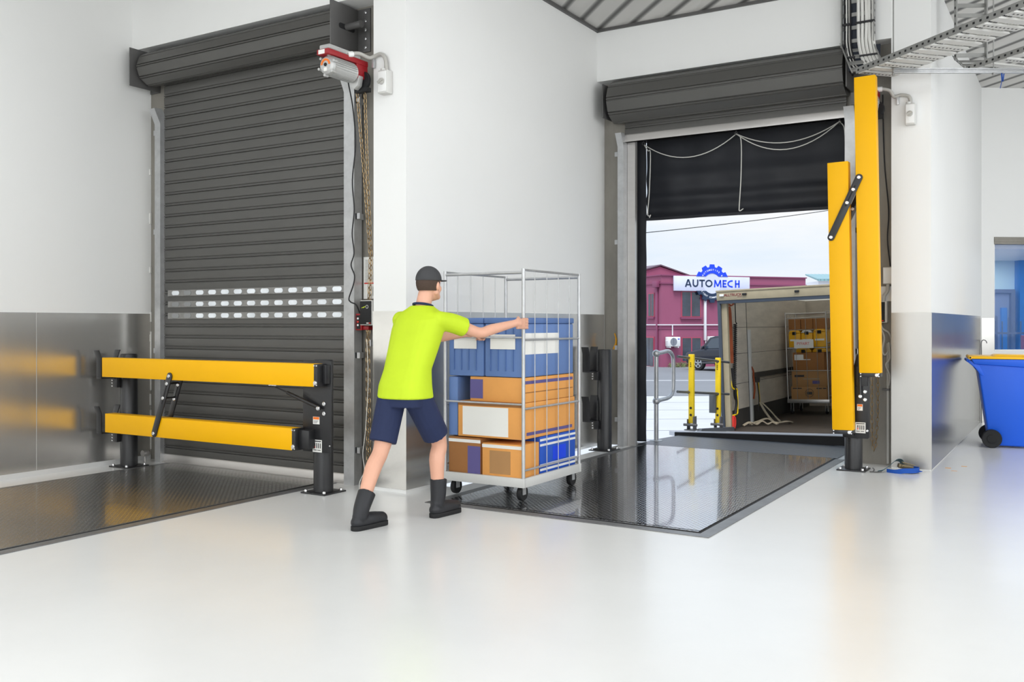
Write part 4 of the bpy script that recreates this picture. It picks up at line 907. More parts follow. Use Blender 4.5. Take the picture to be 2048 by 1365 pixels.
# things hanging and lying in the truck
def tobj(mb, name, mm, label, cat, p):
    for i, v in enumerate(mb.v): mb.v[i] = tuple(Vector(v)-Vector(p))
    o = mb.build(name, mm); o.location = TP(*p); o.rotation_euler = ROLL; tag(o, label, cat); return o
m = MB(); ribbon(m, [(.06, .17, 2.0), (.07, .18, 1.9), (.07, .19, 1.6), (.075, .18, 1.3), (.07, .2, 1.22), (.07, .19, 1.08)], .11, .012, (.1, 1, 0)); m.tube(spline([(.05, .1, 1.97), (.06, .17, 2.03), (.06, .30, 2.02), (.06, .42, 2.05)], 5), .014, 7); tobj(m, 'webbing_strap', 'strapbrown', 'rust brown strap hanging inside the rear corner of the truck', 'strap', (.07, .19, 1.08))
pts = [(.06, .50, 2.07), (.06, .50, 1.75)]
for i in range(230): a = i*.9; pts.append((.06+.026*math.cos(a), .47-.16*(i/230.)+.026*math.sin(a)*1.0, 1.72-1.08*(i/230.)))
m = MB(); m.tube(pts, .009, 5); tobj(m, 'coiled_hose', 'gap', 'black coiled hose hanging on the truck side wall', 'hose', (.06, .31, .64))
m = MB(); m.tube(spline([(.07, .11, .80), (.08, .13, .70), (.09, .2, .66), (.09, .33, .65), (.09, .36, .60), (.09, .34, .30), (.09, .29, .25), (.09, .15, .24)], 6), .012, 8); m.tube([(.09, .15, .24), (.06, .10, .24)], .012, 8); tobj(m, 'grab_handle', 'railyel', 'thin yellow bent grab rail inside the truck door', 'handle', (.09, .15, .24))
m = MB(); m.tube(spline([(.07, .2, 1.0), (.09, .22, .7), (.09, .30, .45), (.08, .26, .3), (.08, .2, .2)], 6), .022, 8); tobj(m, 'rubber_hose', 'gap', 'black rubber hose drooping behind the yellow grab rail', 'hose', (.08, .2, .2))
m = MB(); m.box(.07, .12, .06, .09, -.0+.05, .22); m.tube(spline([(.08, .10, .22), (.10, .14, .20), (.10, .15, .1), (.09, .12, .03)], 6), .022, 8); tobj(m, 'hook_handle', 'redink', 'orange red hook handle low on the truck door frame', 'handle', (.09, .10, .03))
m = MB(); m.tube(spline([(.05, 1.30, .98), (.07, 1.33, .9), (.06, 1.36, .8), (.07, 1.37, .6), (.05, 1.36, .42)], 6), .016, 8); tobj(m, 'brown_rope', 'strapbrown', 'short brown rope hooked on the white door track post', 'rope', (.05, 1.36, .42))
m = MB(); ribbon(m, [(.07, 1.5, .78), (.09, 1.5, .6), (.10, 1.5, .4), (.09, 1.48, .2)], .05, .01, (0, 1, .1)); m.box(.05, .11, 1.45, 1.56, .70, .79); tobj(m, 'ratchet_strap', 'truckdark', 'dark ratchet strap hanging from the black rail inside the truck', 'strap', (.09, 1.48, .2))
m = MB(); ribbon(m, [(.09, 1.54, .70), (.10, 1.54, .4), (.09, 1.53, .28)], .022, .008, (0, 1, .1)); tobj(m, 'webbing_strap', 'railyel', 'narrow yellow strap hanging from the black rail inside the truck', 'strap', (.09, 1.53, .28))
m = MB(); ribbon(m, [(.05, .72, .02), (.14, .80, .07), (.22, .9, .03), (.30, .95, .08), (.38, 1.0, .03), (.46, 1.02, .06), (.55, 1.0, .03)], .06, .02); ribbon(m, [(.10, .95, .02), (.2, 1.1, .06), (.32, 1.2, .1), (.45, 1.25, .03), (.62, 1.3, .05), (.66, 1.45, .02)], .06, .02); ribbon(m, [(.12, 1.5, .35), (.2, 1.45, .22), (.3, 1.4, .1), (.38, 1.35, .03)], .045, .012); ribbon(m, [(.15, 1.5, .35), (.30, 1.5, .2), (.40, 1.5, .08), (.46, 1.48, .03)], .045, .012)
tobj(m, 'webbing_strap', 'straptan', 'tangle of tan webbing strap lying on the truck floor', 'strap', (.3, 1.0, 0))

# roll cage with boxes in the truck
CX, CY = .10, 3.30; CW, CD, CH = .78, .80, 1.93
def roll_cage(name, label, place, W, D, H, zb, mt, mbase, front_bars, group=None, castor=.055):
    t = place(name, label)
    m = MB(); m.box(.005, W-.005, .005, D-.005, zb-.034, zb-.001); m.box(0, W, 0, .03, zb-.05, zb+.02); m.box(0, W, D-.03, D, zb-.05, zb+.02); m.box(0, .03, .03, D-.03, zb-.05, zb+.02); m.box(W-.03, W, .03, D-.03, zb-.05, zb+.02); m.build('base_deck', mbase, t, bevel=.003)
    for x in (.015, W-.015):
        for y in (.015, D-.015):
            q = MB(); q.cyl((x, y, zb-.02), (x, y, H), .014, 12); q.build('corner_post', mt, t)
    for x in (.015, W-.015):
        q = MB()
        for z in (zb+.08, zb+.55, zb+1.08, H-.01): q.cyl((x, .015, z), (x, D-.015, z), .009, 8)
        for k in range(1, 5): q.cyl((x, D*k/5, zb), (x, D*k/5, H-.01), .0035, 6)
        q.build('side_panel', mt, t)
    q = MB(); q.cyl((.015, .015, H-.03), (W-.015, .015, H-.03), .012, 8); q.cyl((.015, D-.015, H-.03), (W-.015, D-.015, H-.03), .012, 8); q.build('top_rail', mt, t, split=True)
    q = MB()
    for z in front_bars: q.cyl((.015, .012, z), (W-.015, .012, z), .008, 8)
    q.build('front_bar', mt, t, split=True)
    for x in (.07, W-.07):
        for y in (.07, D-.07):
            q = MB(); q.lathe([(castor*.4, -.016), (castor*.95, -.018), (castor, -.010), (castor, .010), (castor*.95, .018), (castor*.4, .016)], (x, y+.02, castor), (1, 0, 0), 18); c = q.build('castor', 'gap', t)
            q = MB(); q.box(x-.026, x-.020, y-.01, y+.035, castor-.01, zb-.035); q.box(x+.020, x+.026, y-.01, y+.035, castor-.01, zb-.035); q.box(x-.026, x+.026, y-.03, y+.04, zb-.045, zb-.034); q.build('fork', 'galv', c)
    return t
tc = roll_cage('roll_cage', 'loaded roll cage standing at the back of the truck', lambda n, l: tthing(n, l, 'roll cage', (CX, CY, 0)), CW, CD, CH, .26, 'alu', 'alu', (.82, 1.82))
m = MB()
for k in (1, 2, 3): m.cyl((CW*k/4, .004, .28), (CW*k/4, .004, 1.82), .0045, 6)
m.build('front_wire', 'alu', tc, split=True)
m = MB(); m.box(.02, CW-.02, .03, CD-.03, 1.245, 1.26); m.build('shelf', 'galv', tc)
def tbox(name, mm, lab, cat, x0, x1, y0, y1, z0, z1, group=None, bevel=.004):
    group = group or {'carton': 'cartons in the truck cage', 'case': 'yellow cases in the truck cage'}[cat]
    c = ((x0+x1)/2, (y0+y1)/2, z0); t = tthing(name, lab, cat, (CX+c[0], CY+c[1], c[2]), group)
    m = MB(); m.box(x0-c[0], x1-c[0], y0-c[1], y1-c[1], 0, z1-z0); b = m.build('body', mm, t, bevel=bevel); return t, c
def tpart(t, c, name, mm, x0, x1, y0, y1, z0, z1, bevel=0):
    m = MB(); m.box(x0-c[0], x1-c[0], y0-c[1], y1-c[1], z0-c[2], z1-c[2]); return m.build(name, mm, t, bevel=bevel, sm=bool(bevel))
b, c = tbox('carton', 'carton', 'printed kraft carton at the bottom of the truck cage', 'carton', .07, .73, .04, .70, .262, .52)
for x0, x1 in ((.10, .27), (.54, .64), (.66, .72)): tpart(b, c, 'printed_band', 'ink', x0, x1, .0385, .04, .475, .495)
m = MB(); m.tube([(.41-c[0]+.075*math.cos(a), .0385-c[1], .40-c[2]+.075*math.sin(a)) for a in [2*PI*i/24 for i in range(24)]], .004, 5, closed=True); m.box(.36-c[0], .46-c[0], .0375-c[1], .0395-c[1], .37-c[2], .42-c[2]); m.build('printed_round_mark', 'ink', b)
b, c = tbox('carton', 'carton', 'kraft carton with a blue label, second from the bottom of the truck cage', 'carton', .09, .75, .05, .68, .522, .81)
tpart(b, c, 'tape_strip', 'straptan', .30, .60, .0475, .05, .655, .67); tpart(b, c, 'blue_label', 'cartonplum', .47, .60, .0475, .05, .57, .63); tpart(b, c, 'printed_band', 'ink', .14, .32, .048, .05, .70, .74)
b, c = tbox('carton', 'cartondark', 'brown carton with a white label, third from the bottom of the truck cage', 'carton', .12, .70, .05, .66, .812, 1.165)
tpart(b, c, 'white_label', 'paper', .15, .32, .0475, .05, 1.02, 1.125); tpart(b, c, 'tape_strip', 'paper', .32, .45, .0475, .05, 1.02, 1.035)
def crate(lab, x0, x1, z0, z1, lidm='binyel'):
    b, c = tbox('storage_case', 'binyel', lab, 'case', x0, x1, .06, .55, z0, z1-.05, bevel=.02)
    m = MB(); m.prism([(x0-c[0], z1-.05-c[2]), (x1-c[0], z1-.05-c[2]), (x1-.04-c[0], z1-c[2]), (x0+.04-c[0], z1-c[2])], 'y', .055-c[1], .55-c[1]); m.build('lid', lidm, b, bevel=.006)
    tpart(b, c, 'latch', 'gap', (x0+x1)/2-.035, (x0+x1)/2+.035, .04, .058, z1-.085, z1-.025, .004)
    if z1-z0 > .2: tpart(b, c, 'label_strip', 'paper', x0+.03, x1-.03, .057, .06, z0+.12, z0+.155)
crate('long yellow case lying under the shelf in the truck cage', .17, .47, 1.167, 1.243); crate('shorter yellow case under the shelf beside the right post of the truck cage', .49, .76, 1.167, 1.243)
crate('yellow latched case on the truck cage shelf, by the left post', .05, .275, 1.262, 1.585); crate('grey lidded yellow case in the middle of the truck cage shelf', .285, .50, 1.262, 1.585, 'grey'); crate('yellow latched case on the truck cage shelf, by the right post', .51, .745, 1.262, 1.60)
for x0, x1, lab in ((.05, .27, 'brown carton on top of the left yellow case in the truck'), (.28, .50, 'brown carton on top of the grey lidded case in the truck'), (.51, .745, 'brown carton on top of the right yellow case in the truck')): tbox('carton', 'cartondark', lab, 'carton', x0, x1, .10, .55, 1.602, 1.80)
sg = tthing('cage_sign', 'handwritten card sign tied to the front of the truck cage', 'sign', (CX+.34, CY-.012, 1.245)); m = MB(); m.box(-.17, .19, -.006, .0, 0, .165); m.build('card', 'paper', sg, sm=False)
text('handwriting', 'PYFAIRT', .075, 'redink', sg, (.0, -.0065, .085), depth=.0006, sx=.85)

# ------------------------------------------------------------------ yard, road, plum building
m = MB(); m.prism([(-60, 6.6), (-8.3, 6.6), (-4.5, 10.35), (60, 10.35), (60, 140), (-60, 140)], 'z', -1.6, -1.15); o = m.build('floor_yard', 'concrete', sm=False); struct(o)
FR = Frame((-12.87, 30.3, -1.15), math.radians(34.5))
def strip(name, mm, u0, u1, d0, d1, z0, z1):
    m = MB(); fbox(m, FR, u0, u1, d0, d1, z0, z1); return struct(m.build(name, mm, sm=False))
strip('floor_road', 'asphalt', -30, 60, 0, 22, 0, .012); strip('trim_10', 'linep', -30, 60, 8.6, 8.75, .012, .016); strip('trim_11', 'kerb', -30, -.9, 14.5, 15.2, .012, .10)
for k in range(1, 5): strip('trim_%d' % (11+k), 'asphalt', -30, 60, -2.6*k, -2.6*k-.03, .0, .004)
C0 = Vector((-20.803, 50.579, -1.15)); BA = math.radians(51.97)
t = thing('commercial_building', 'plum rendered two storey workshop across the road', 'building', C0, (0, 0, BA), local=True)
ZG = 1.15
def LB(*a): return MB().box(a[0], a[1], a[2], a[3], a[4]+ZG, a[5]+ZG)
LB(0, 10.1, 0, 8, -1.3, 4.19).build('walls', 'purple', t, sm=False)
m = LB(-.05, 10.15, -.06, 0, 3.70, 3.78); m.box(-.05, 10.15, -.07, .1, 4.17+ZG, 4.24+ZG); m.box(-.06, 0, -.05, 8, 3.70+ZG, 3.78+ZG); m.box(-.07, .02, -.05, 8, 4.17+ZG, 4.24+ZG); m.box(-.03, 10.1, -.04, 0, 1.08+ZG, 1.16+ZG); m.box(-.04, 0, -.03, 8, 1.08+ZG, 1.16+ZG); m.build('moulding', 'plumtrim', t, sm=False)
def window(x0, x1, z0, z1, face='f', mull=.5, bars=True):
    if face == 'f':
        w = LB(x0-.06, x1+.06, -.03, .01, z0-.05, z1+.04).build('window', 'rosy', t, sm=False)
        LB(x0-.12, x1+.12, -.12, .0, z0-.16, z0-.06).build('sill', 'plumtrim', w, sm=False)
        xm = x0+(x1-x0)*mull
        for a, b in ((x0, xm-.04), (xm+.04, x1)): LB(a, b, -.04, .0, z0, z1).build('pane', 'pane', w, sm=False)
    else:
        w = LB(-.03, .01, x0-.06, x1+.06, z0-.05, z1+.04).build('window', 'rosy', t, sm=False)
        LB(-.12, .0, x0-.1, x1+.1, z0-.16, z0-.06).build('sill', 'plumtrim', w, sm=False)
        xm = (x0+x1)/2
        for a, b in ((x0, xm-.03), (xm+.03, x1)): LB(-.04, .0, a, b, z0, z1).build('pane', 'pane', w, sm=False)
window(1.36, 2.56, 1.82, 3.24); window(1.38, 2.60, -.80, .54); window(4.8, 6.2, 1.82, 3.24)
window(.86, 1.50, 1.84, 3.15, 's'); window(3.0, 4.0, 1.84, 3.15, 's')
w = LB(-.05, .01, .80, 1.90, -1.15, .62).build('side_door', 'rosy', t, sm=False); LB(-.07, .0, .88, 1.34, -1.12, .55).build('door_panel', 'pane', w, sm=False); LB(-.07, .0, 1.38, 1.84, -1.12, .55).build('door_panel', 'pane', w, sm=False)
m = LB(-.12, -.02, .34, .46, -1.15, 3.55); m.box(-.24, -.01, .18, .66, 3.50+ZG, 3.86+ZG); m.build('rainwater_pipe', 'plumtrim', t, bevel=.01)
LB(2.80, 2.94, -.14, -.02, .40, 2.9).build('white_downpipe', 'pipew', t, bevel=.01)
m = LB(-.06, 6.0, -.08, -.03, 1.29, 1.35); m.box(-.08, -.03, -.06, 8, 1.29+ZG, 1.35+ZG); m.box(.66, .71, -.09, -.04, .7+ZG, 1.3+ZG); m.box(2.88, 2.94, -.10, -.06, -.4+ZG, .45+ZG); m.build('service_pipe', 'pipew', t, sm=False)
m = MB(); m.prism([(-.9, 3.9+ZG), (4.4, 3.9+ZG), (4.4, 4.22+ZG), (1.83, 4.93+ZG), (-.9, 4.22+ZG)], 'y', 3.4, 7.9); gb = m.build('gable', 'purple', t, sm=False)
m = MB(); m.prism([(-1.05, 4.19+ZG), (1.83, 4.98+ZG), (4.55, 4.19+ZG), (4.55, 4.26+ZG), (1.83, 5.06+ZG), (-1.05, 4.26+ZG)], 'y', 3.3, 8.0); m.build('roof', 'roofdark', t, sm=False)
def BP(x, y, z): return C0+Matrix.Rotation(BA, 3, 'Z') @ Vector((x, y, z+ZG))
def acunit(x0, x1, z0, z1, lab):
    a = thing('air_conditioner', lab, 'air conditioner', BP((x0+x1)/2, -.25, z0), (0, 0, BA), 'air conditioners on the plum wall', local=True); W = x1-x0; H = z1-z0
    m = MB(); m.box(-W/2, W/2, -.22, .20, .03, H); m.build('case', 'white', a, bevel=.02)
    m = MB(); m.prism(stadium(-.09*W, H*.52, W*.58, H*.80), 'y', -.235, -.22); m.build('fan_grille', 'acgrey', a, sm=False)
    m = MB(); m.box(W*.27, W*.42, -.226, -.22, H*.74, H*.84); m.build('blue_badge', 'signblue', a, bevel=.002)
    m = MB(); m.box(-W*.4, -W*.32, -.2, .22, -.05, .03); m.box(W*.3, W*.38, -.2, .22, -.05, .03); m.box(-W/2-.12, -W/2, -.05, 0, H*.6, H*.65); m.build('bracket', 'white', a)
acunit(.22, .98, .04, .62, 'white air conditioner on the plum wall under the white pipe'); acunit(3.02, 3.98, -.05, .64, 'white air conditioner on the plum wall behind the dark car')
# workshop sign
s = thing('shop_sign', 'white sign board with a blue gear on the plum building', 'sign', BP(3.3, -.12, 3.3), (0, 0, BA), local=True)
def SX(x): return x-3.3
def SZ(z): return z-3.3
m = MB(); m.box(SX(.73), SX(5.91), -.06, .06, SZ(3.30), SZ(4.17)); m.build('board', 'signw', s, bevel=.01)
m = MB(); m.prism([(SX(3.29)+.615*math.cos(a), SZ(3.755)+.615*math.sin(a)) for a in [2*PI*i/40 for i in range(40)]], 'y', -.064, .03); m.build('round_centre', 'signw', s, sm=False)
def gear(up):
    cx, cz = 3.29, 3.755; out = []; n = 12
    r0, r1, r2 = .60, .98, 1.14
    for k in range(-1, 7):
        ac = PI/2+(k-3+.0)*(PI/6) if True else 0
    angs = []
    for k in range(7):
        a = k*PI/6
        angs += [(a-.125, r2), (a+.125, r2), (a+.185, r1), (a+PI/6-.185, r1)]
    for a, r in angs:
        if a < 0 or a > PI: continue
        out.append((cx+r*math.cos(a), cz+r*math.sin(a)))
    lim = .42 if up else .44
    out = [(x, z) for x, z in out if z-cz > lim-.0]
    x_l = min(p[0] for p in out); x_r = max(p[0] for p in out)
    inner = []
    a0 = math.asin(lim/r0)
    for i in range(15):
        a = PI-a0-(PI-2*a0)*i/14; inner.append((cx+r0*math.cos(a), cz+r0*math.sin(a)))
    poly = [(x_r+.03, cz+lim)]+out+[(x_l-.03, cz+lim)]+inner
    if not up: poly = [(x, 2*cz-z-.0) for x, z in poly][::-1]
    return [(SX(x), SZ(z)) for x, z in poly]
m = MB(); m.prism(gear(True), 'y', -.085, -.02); gu = m.build('upper_gear', 'signblue', s, sm=False)
m = MB(); m.prism(gear(False), 'y', -.085, -.02); gl = m.build('lower_gear', 'signnavy', s, sm=False)
def block_letter(ch, x0, x1, mm):   # bold geometric capitals, stroke by stroke
    z0, z1 = 3.535, 3.975; w = .088; zm = (z0+z1)/2; m = MB()
    def st(a, b, ww=w): m.bar((SX(a[0]), -.066, SZ(a[1])), (SX(b[0]), -.066, SZ(b[1])), .012, ww, (b[1]-a[1], 0, a[0]-b[0]))
    def ring(cx, cz, rx, rz, a0, a1, n=22):
        o = [(SX(cx+rx*math.cos(a)), SZ(cz+rz*math.sin(a))) for a in [a0+(a1-a0)*k/n for k in range(n+1)]]
        i_ = [(SX(cx+(rx-w)*math.cos(a)), SZ(cz+(rz-w)*math.sin(a))) for a in [a1+(a0-a1)*k/n for k in range(n+1)]]
        for k in range(n): m.prism([o[k], o[k+1], i_[n-k-1], i_[n-k]], 'y', -.072, -.060)
    cx = (x0+x1)/2; h = w/2
    if ch == 'A': st((x0+.03, z0), (cx-.01, z1)); st((x1-.03, z0), (cx+.01, z1)); st((x0+.11, z0+.13), (x1-.11, z0+.13), .075)
    elif ch == 'U': r = (x1-x0)/2; st((x0+h, z1), (x0+h, z0+r)); st((x1-h, z1), (x1-h, z0+r)); ring(cx, z0+r, r, r, PI, 2*PI)
    elif ch == 'T': st((x0, z1-h), (x1, z1-h)); st((cx, z0), (cx, z1))
    elif ch == 'O': ring(cx, zm, (x1-x0)/2, (z1-z0)/2, 0, 2*PI, 36)
    elif ch == 'M': st((x0+h*.8, z0), (x0+h*1.5, z1)); st((x1-h*.8, z0), (x1-h*1.5, z1)); st((x0+h*1.6, z1-.03), (cx, z0+.06)); st((x1-h*1.6, z1-.03), (cx, z0+.06))
    elif ch == 'E': st((x0+h, z0), (x0+h, z1)); [st((x0, z), (x1-(.03 if z == zm else 0), z)) for z in (z0+h, zm, z1-h)]
    elif ch == 'C': ring(x1-.02, zm, x1-x0-.02, (z1-z0)/2, PI*.46, PI*1.54)
    elif ch == 'H': st((x0+h, z0), (x0+h, z1)); st((x1-h, z0), (x1-h, z1)); st((x0, zm), (x1, zm))
    m.build('letter', mm, s, sm=False)
for ch, a, b in (('A', 1.46, 1.88), ('U', 1.96, 2.35), ('T', 2.41, 2.79), ('O', 2.82, 3.31)): block_letter(ch, a, b, 'signnavy')
for ch, a, b in (('M', 3.42, 3.92), ('E', 4.01, 4.28), ('C', 4.34, 4.69), ('H', 4.87, 5.19)): block_letter(ch, a, b, 'signblue')
def arc_text(parent, body, r, a0, a1, up):
    n = len(body)
    for i, ch in enumerate(body):
        if ch == ' ': continue
        a = a0+(a1-a0)*i/(n-1); x = 3.29+r*math.cos(a); z = 3.755+r*math.sin(a); ro = (a-PI/2) if up else (a+PI/2)
        text('letter', ch, .145, 'signwhite', parent, (SX(x), -.088, SZ(z)), rot=tuple((Matrix.Rotation(-ro, 3, 'Y') @ Matrix.Rotation(PI/2, 3, 'X')).to_euler()), depth=.003, bold=.001)
arc_text(gu, 'AUTOMOTIVE &', .80, PI*.80, PI*.20, True); arc_text(gl, 'LIGHT COMMERCIAL', .83, PI*1.19, PI*1.81, False)

# parked dark car, teal roofed shed, overhead wire, scrub by the wall
RX3 = math.radians(31.47)
ca = thing('car', 'dark navy four wheel drive parked beside the truck', 'car', (-17.90, 48.15, -1.14), (0, -.05, RX3-.95), local=True)
def car_body(z_lo, prof, y0, y1, inset=0): 
    m = MB(); m.prism(prof, 'y', y0, y1); return m
m = car_body(0, [(-.45, .32), (-.62, .45), (-.66, .80), (-.55, .98), (.35, 1.12), (4.05, 1.14), (4.1, .60), (4.0, .34)], 0, 1.85); m.build('body_shell', 'carpaint', ca, bevel=.06, seg=3)
m = car_body(0, [(.30, 1.10), (1.12, 1.74), (1.5, 1.80), (3.5, 1.78), (3.98, 1.13)], .10, 1.75); cab = m.build('cabin', 'carpaint', ca, bevel=.05, seg=3)
for y0, y1 in ((.085, .11), (1.74, 1.765)):
    for pr in ([(.70, 1.15), (1.22, 1.66), (1.72, 1.70), (1.75, 1.15)], [(1.85, 1.15), (1.82, 1.70), (2.72, 1.70), (2.78, 1.15)], [(2.88, 1.15), (2.84, 1.69), (3.4, 1.66), (3.75, 1.18)]):
        m = MB(); m.prism(pr, 'y', y0, y1); m.build('side_window', 'carglass', cab, sm=False)
m = MB(); m.obox((.70, .925, 1.455), (.36, 0, .285), (0, .72, 0), (-.006, 0, .0075)); m.build('windscreen', 'carglass', cab)
m = MB(); m.obox((.72, -.06, 1.22), (.06, 0, 0), (0, .09, 0), (0, 0, .07)); mi = m.build('mirror', 'carpaint', ca, bevel=.03, seg=3); m = MB(); m.obox((.665, -.06, 1.22), (.008, 0, 0), (0, .075, 0), (0, 0, .055)); m.build('mirror_shell', 'rim', mi)
m = MB(); m.box(.5, 3.0, -.03, .05, .36, .43); m.build('side_step', 'railgrey', ca)
for x in (.30, 3.05):
    for y in (-.02, 1.65):
        q = MB(); q.lathe([(.24, 0), (.36, .0), (.385, .03), (.385, .19), (.36, .22), (.24, .22)], (x, y, .385), (0, 1, 0), 28); wh = q.build('wheel', 'tyre', ca)
        q = MB()
        for k in range(5):
            a = 2*PI*k/5+.3; q.obox((x+.12*math.cos(a), y+.02, .385+.12*math.sin(a)), (.12*math.cos(a), 0, .12*math.sin(a)), (0, .03, 0), (-.035*math.sin(a), 0, .035*math.cos(a)))
        q.tube([(x+.235*math.cos(a), y, .385+.235*math.sin(a)) for a in [2*PI*i/24 for i in range(24)]], .02, 6, closed=True); q.build('alloy_rim', 'rim', wh)
sh = thing('shed', 'distant shed with a pale teal metal roof beside the plum building', 'shed', (-18.2, 76.5, -1.15), (0, 0, RX3), local=True)
m = MB(); m.box(.15, 16, 0, 4, 0, 5.95); m.build('wall', 'pipew', sh, sm=False); m = MB(); m.prism([(-.3, 5.95), (3.0, 6.58), (3.0, 6.68), (-.3, 6.1)], 'x', .05, 16.3); m.build('roof', 'teal', sh, sm=False); m = MB(); m.box(.05, 16.3, -.35, -.2, 5.95, 6.12); m.build('gutter', 'teal', sh)
m = MB(); m.tube(sag((-19.67, 29, 4.25), (-8.54, 53.4, 8.05), .25, 20), .018, 6); o = m.build('overhead_cable', 'gap'); tag(o, 'single dark overhead wire crossing the sky', 'cable'); recentre(o, (-19.67, 29, 4.25))
m = MB()
for k in range(60):
    x = random.uniform(.25, 2.4); y = -random.uniform(.15, .6); p = BP(x, y, -1.15); h = random.uniform(.1, .34)*(1.6 if x > 1.3 and k % 4 == 0 else 1)
    m.tube([p, p+Vector((random.uniform(-.1, .1), random.uniform(-.1, .1), h*.6)), p+Vector((random.uniform(-.25, .25), random.uniform(-.2, .2), h))], [.02, .015, .004], 4)
o = m.build('scrub', 'leaf'); tag(o, 'dry scrubby weeds along the foot of the plum wall', 'weeds', kind='stuff'); recentre(o, BP(1.3, -.3, -1.15))
# ------------------------------------------------------------------ roll cage being pushed
RC = (-4.38, 6.09, .012)   # the whole group was measured with the cage at y = 6.15
mc = roll_cage('roll_cage', 'loaded roll cage being pushed by the man in yellow', lambda n, l: thing(n, l, 'roll cage', RC, local=True), .76, .95, 1.79, .165, 'galv', 'truckwhite', (.75, 1.262), castor=.06)
def cbox(name, mm, lab, cat, x0, x1, y0, y1, z0, z1, group=None, bevel=.004):
    group = group or cat+'s in the pushed cage'
    c = ((x0+x1)/2, (y0+y1)/2, z0); t = thing(name, lab, cat, (RC[0]+c[0], RC[1]+c[1], RC[2]+c[2]), group=group, local=True)
    m = MB(); m.box(x0-c[0], x1-c[0], y0-c[1], y1-c[1], 0, z1-z0); m.build('body', mm, t, bevel=bevel); return t, c
cp = tpart
b, c = cbox('carton', 'cartondark', 'brown carton at the lower left of the pushed roll cage', 'carton', .035, .34, .035, .90, .168, .465)
cp(b, c, 'plum_band', 'cartonplum', .22, .34, .033, .035, .18, .40); cp(b, c, 'tape_strip', 'paper', .035, .34, .033, .035, .425, .45)
b, c = cbox('carton', 'cartonorange', 'small warm orange carton at the front bottom corner of the pushed cage', 'carton', .36, .72, .03, .30, .168, .435)
cp(b, c, 'pale_panel', 'carton', .43, .62, .028, .03, .20, .38); cp(b, c, 'tape_strip', 'paper', .36, .72, .028, .03, .40, .425)
b, c = cbox('carton', 'cartonblue', 'blue carton with white stripes at the lower right of the pushed cage', 'carton', .36, .722, .31, .91, .168, .472)
for z in (.20, .235, .395, .435): cp(b, c, 'white_stripe', 'white', .722, .724, .31, .91, z, z+.018)
cp(b, c, 'bright_panel', 'signblue', .722, .724, .52, .74, .265, .375)
b, c = cbox('carton', 'cartonorange', 'wide orange carton with a big white label in the pushed cage', 'carton', .13, .722, .03, .90, .475, .755)
cp(b, c, 'white_label', 'paper', .175, .60, .028, .03, .49, .715); cp(b, c, 'printed_band', 'cartonplum', .722, .7235, .10, .85, .50, .525); cp(b, c, 'front_tone', 'cartondark', .13, .72, .0285, .0305, .722, .754)
b, c = cbox('carton', 'cartonorange', 'flat orange carton under the blue totes in the pushed cage', 'carton', .24, .722, .04, .88, .758, .95)
cp(b, c, 'printed_band', 'cartonplum', .722, .7235, .06, .86, .90, .925); cp(b, c, 'plum_corner', 'cartonplum', .24, .36, .038, .04, .78, .93); cp(b, c, 'tape_line', 'cartondark', .722, .7235, .06, .86, .83, .838)
for x0, x1, lab in ((.03, .365, 'slate blue tote at the upper left of the pushed cage'), (.375, .722, 'slate blue tote with a white side label at the upper right of the pushed cage')):
    z0 = .952 if x0 > .2 else .952
    b, c = cbox('tote', 'totecol', lab, 'tote', x0, x1, .04, .88, z0, 1.37, bevel=.015)
    m = MB(); m.box(x0-.004-c[0], x1+.002-c[0], .034-c[1], .886-c[1], 1.37-c[2], 1.415-c[2]); m.build('lid', 'totelid', b, bevel=.008)
    m = MB()
    for k in range(4): m.box(x0+.05+k*.07-c[0], x0+.06+k*.07-c[0], .032-c[1], .042-c[1], 1.0-c[2], 1.33-c[2])
    m.build('rib', 'totelid', b)
    cp(b, c, 'front_label', 'paper', x0+.06, x1-.06, .030, .033, 1.17, 1.285)
    if x0 > .2: cp(b, c, 'side_label', 'paper', x1-.001, x1+.0015, .07, .62, 1.13, 1.295)
b, c = cbox('tote', 'totecol', 'slim slate blue tote standing left of the labelled orange carton', 'tote', .03, .12, .04, .88, .475, .945, bevel=.01)

# ------------------------------------------------------------------ the man pushing it
def ell_loft(mb, rings, n=28):
    vs = []; fs = []
    for c, rx, ry in rings:
        c = Vector(c)
        for j in range(n):
            a = 2*PI*j/n; ca, sa = math.cos(a), math.sin(a)
            k = 2.6; f = (abs(ca)**k+abs(sa)**k)**(-1/k)
            vs.append(c+Vector((rx*ca*f, ry*sa*f, 0)))
    m = len(rings)
    fs = [(i*n+j, i*n+(j+1) % n, (i+1)*n+(j+1) % n, (i+1)*n+j) for i in range(m-1) for j in range(n)]
    fs += [tuple(range(n))[::-1], tuple(range((m-1)*n, m*n))]
    mb.add(vs, fs); return mb
def limb(mb, pts, rs, n=16, round_ends=True):
    P = spline(pts, 5); R = []
    k = len(pts)-1
    for i in range(len(P)):
        f = i/5; j = min(int(f), k-1); u = f-j; R.append(rs[j]+(rs[j+1]-rs[j])*u)
    mb.tube(P, R, n)
    if round_ends:
        mb.ball(pts[0], rs[0]*.99, 14, 9); mb.ball(pts[-1], rs[-1]*.99, 14, 9)
    return mb
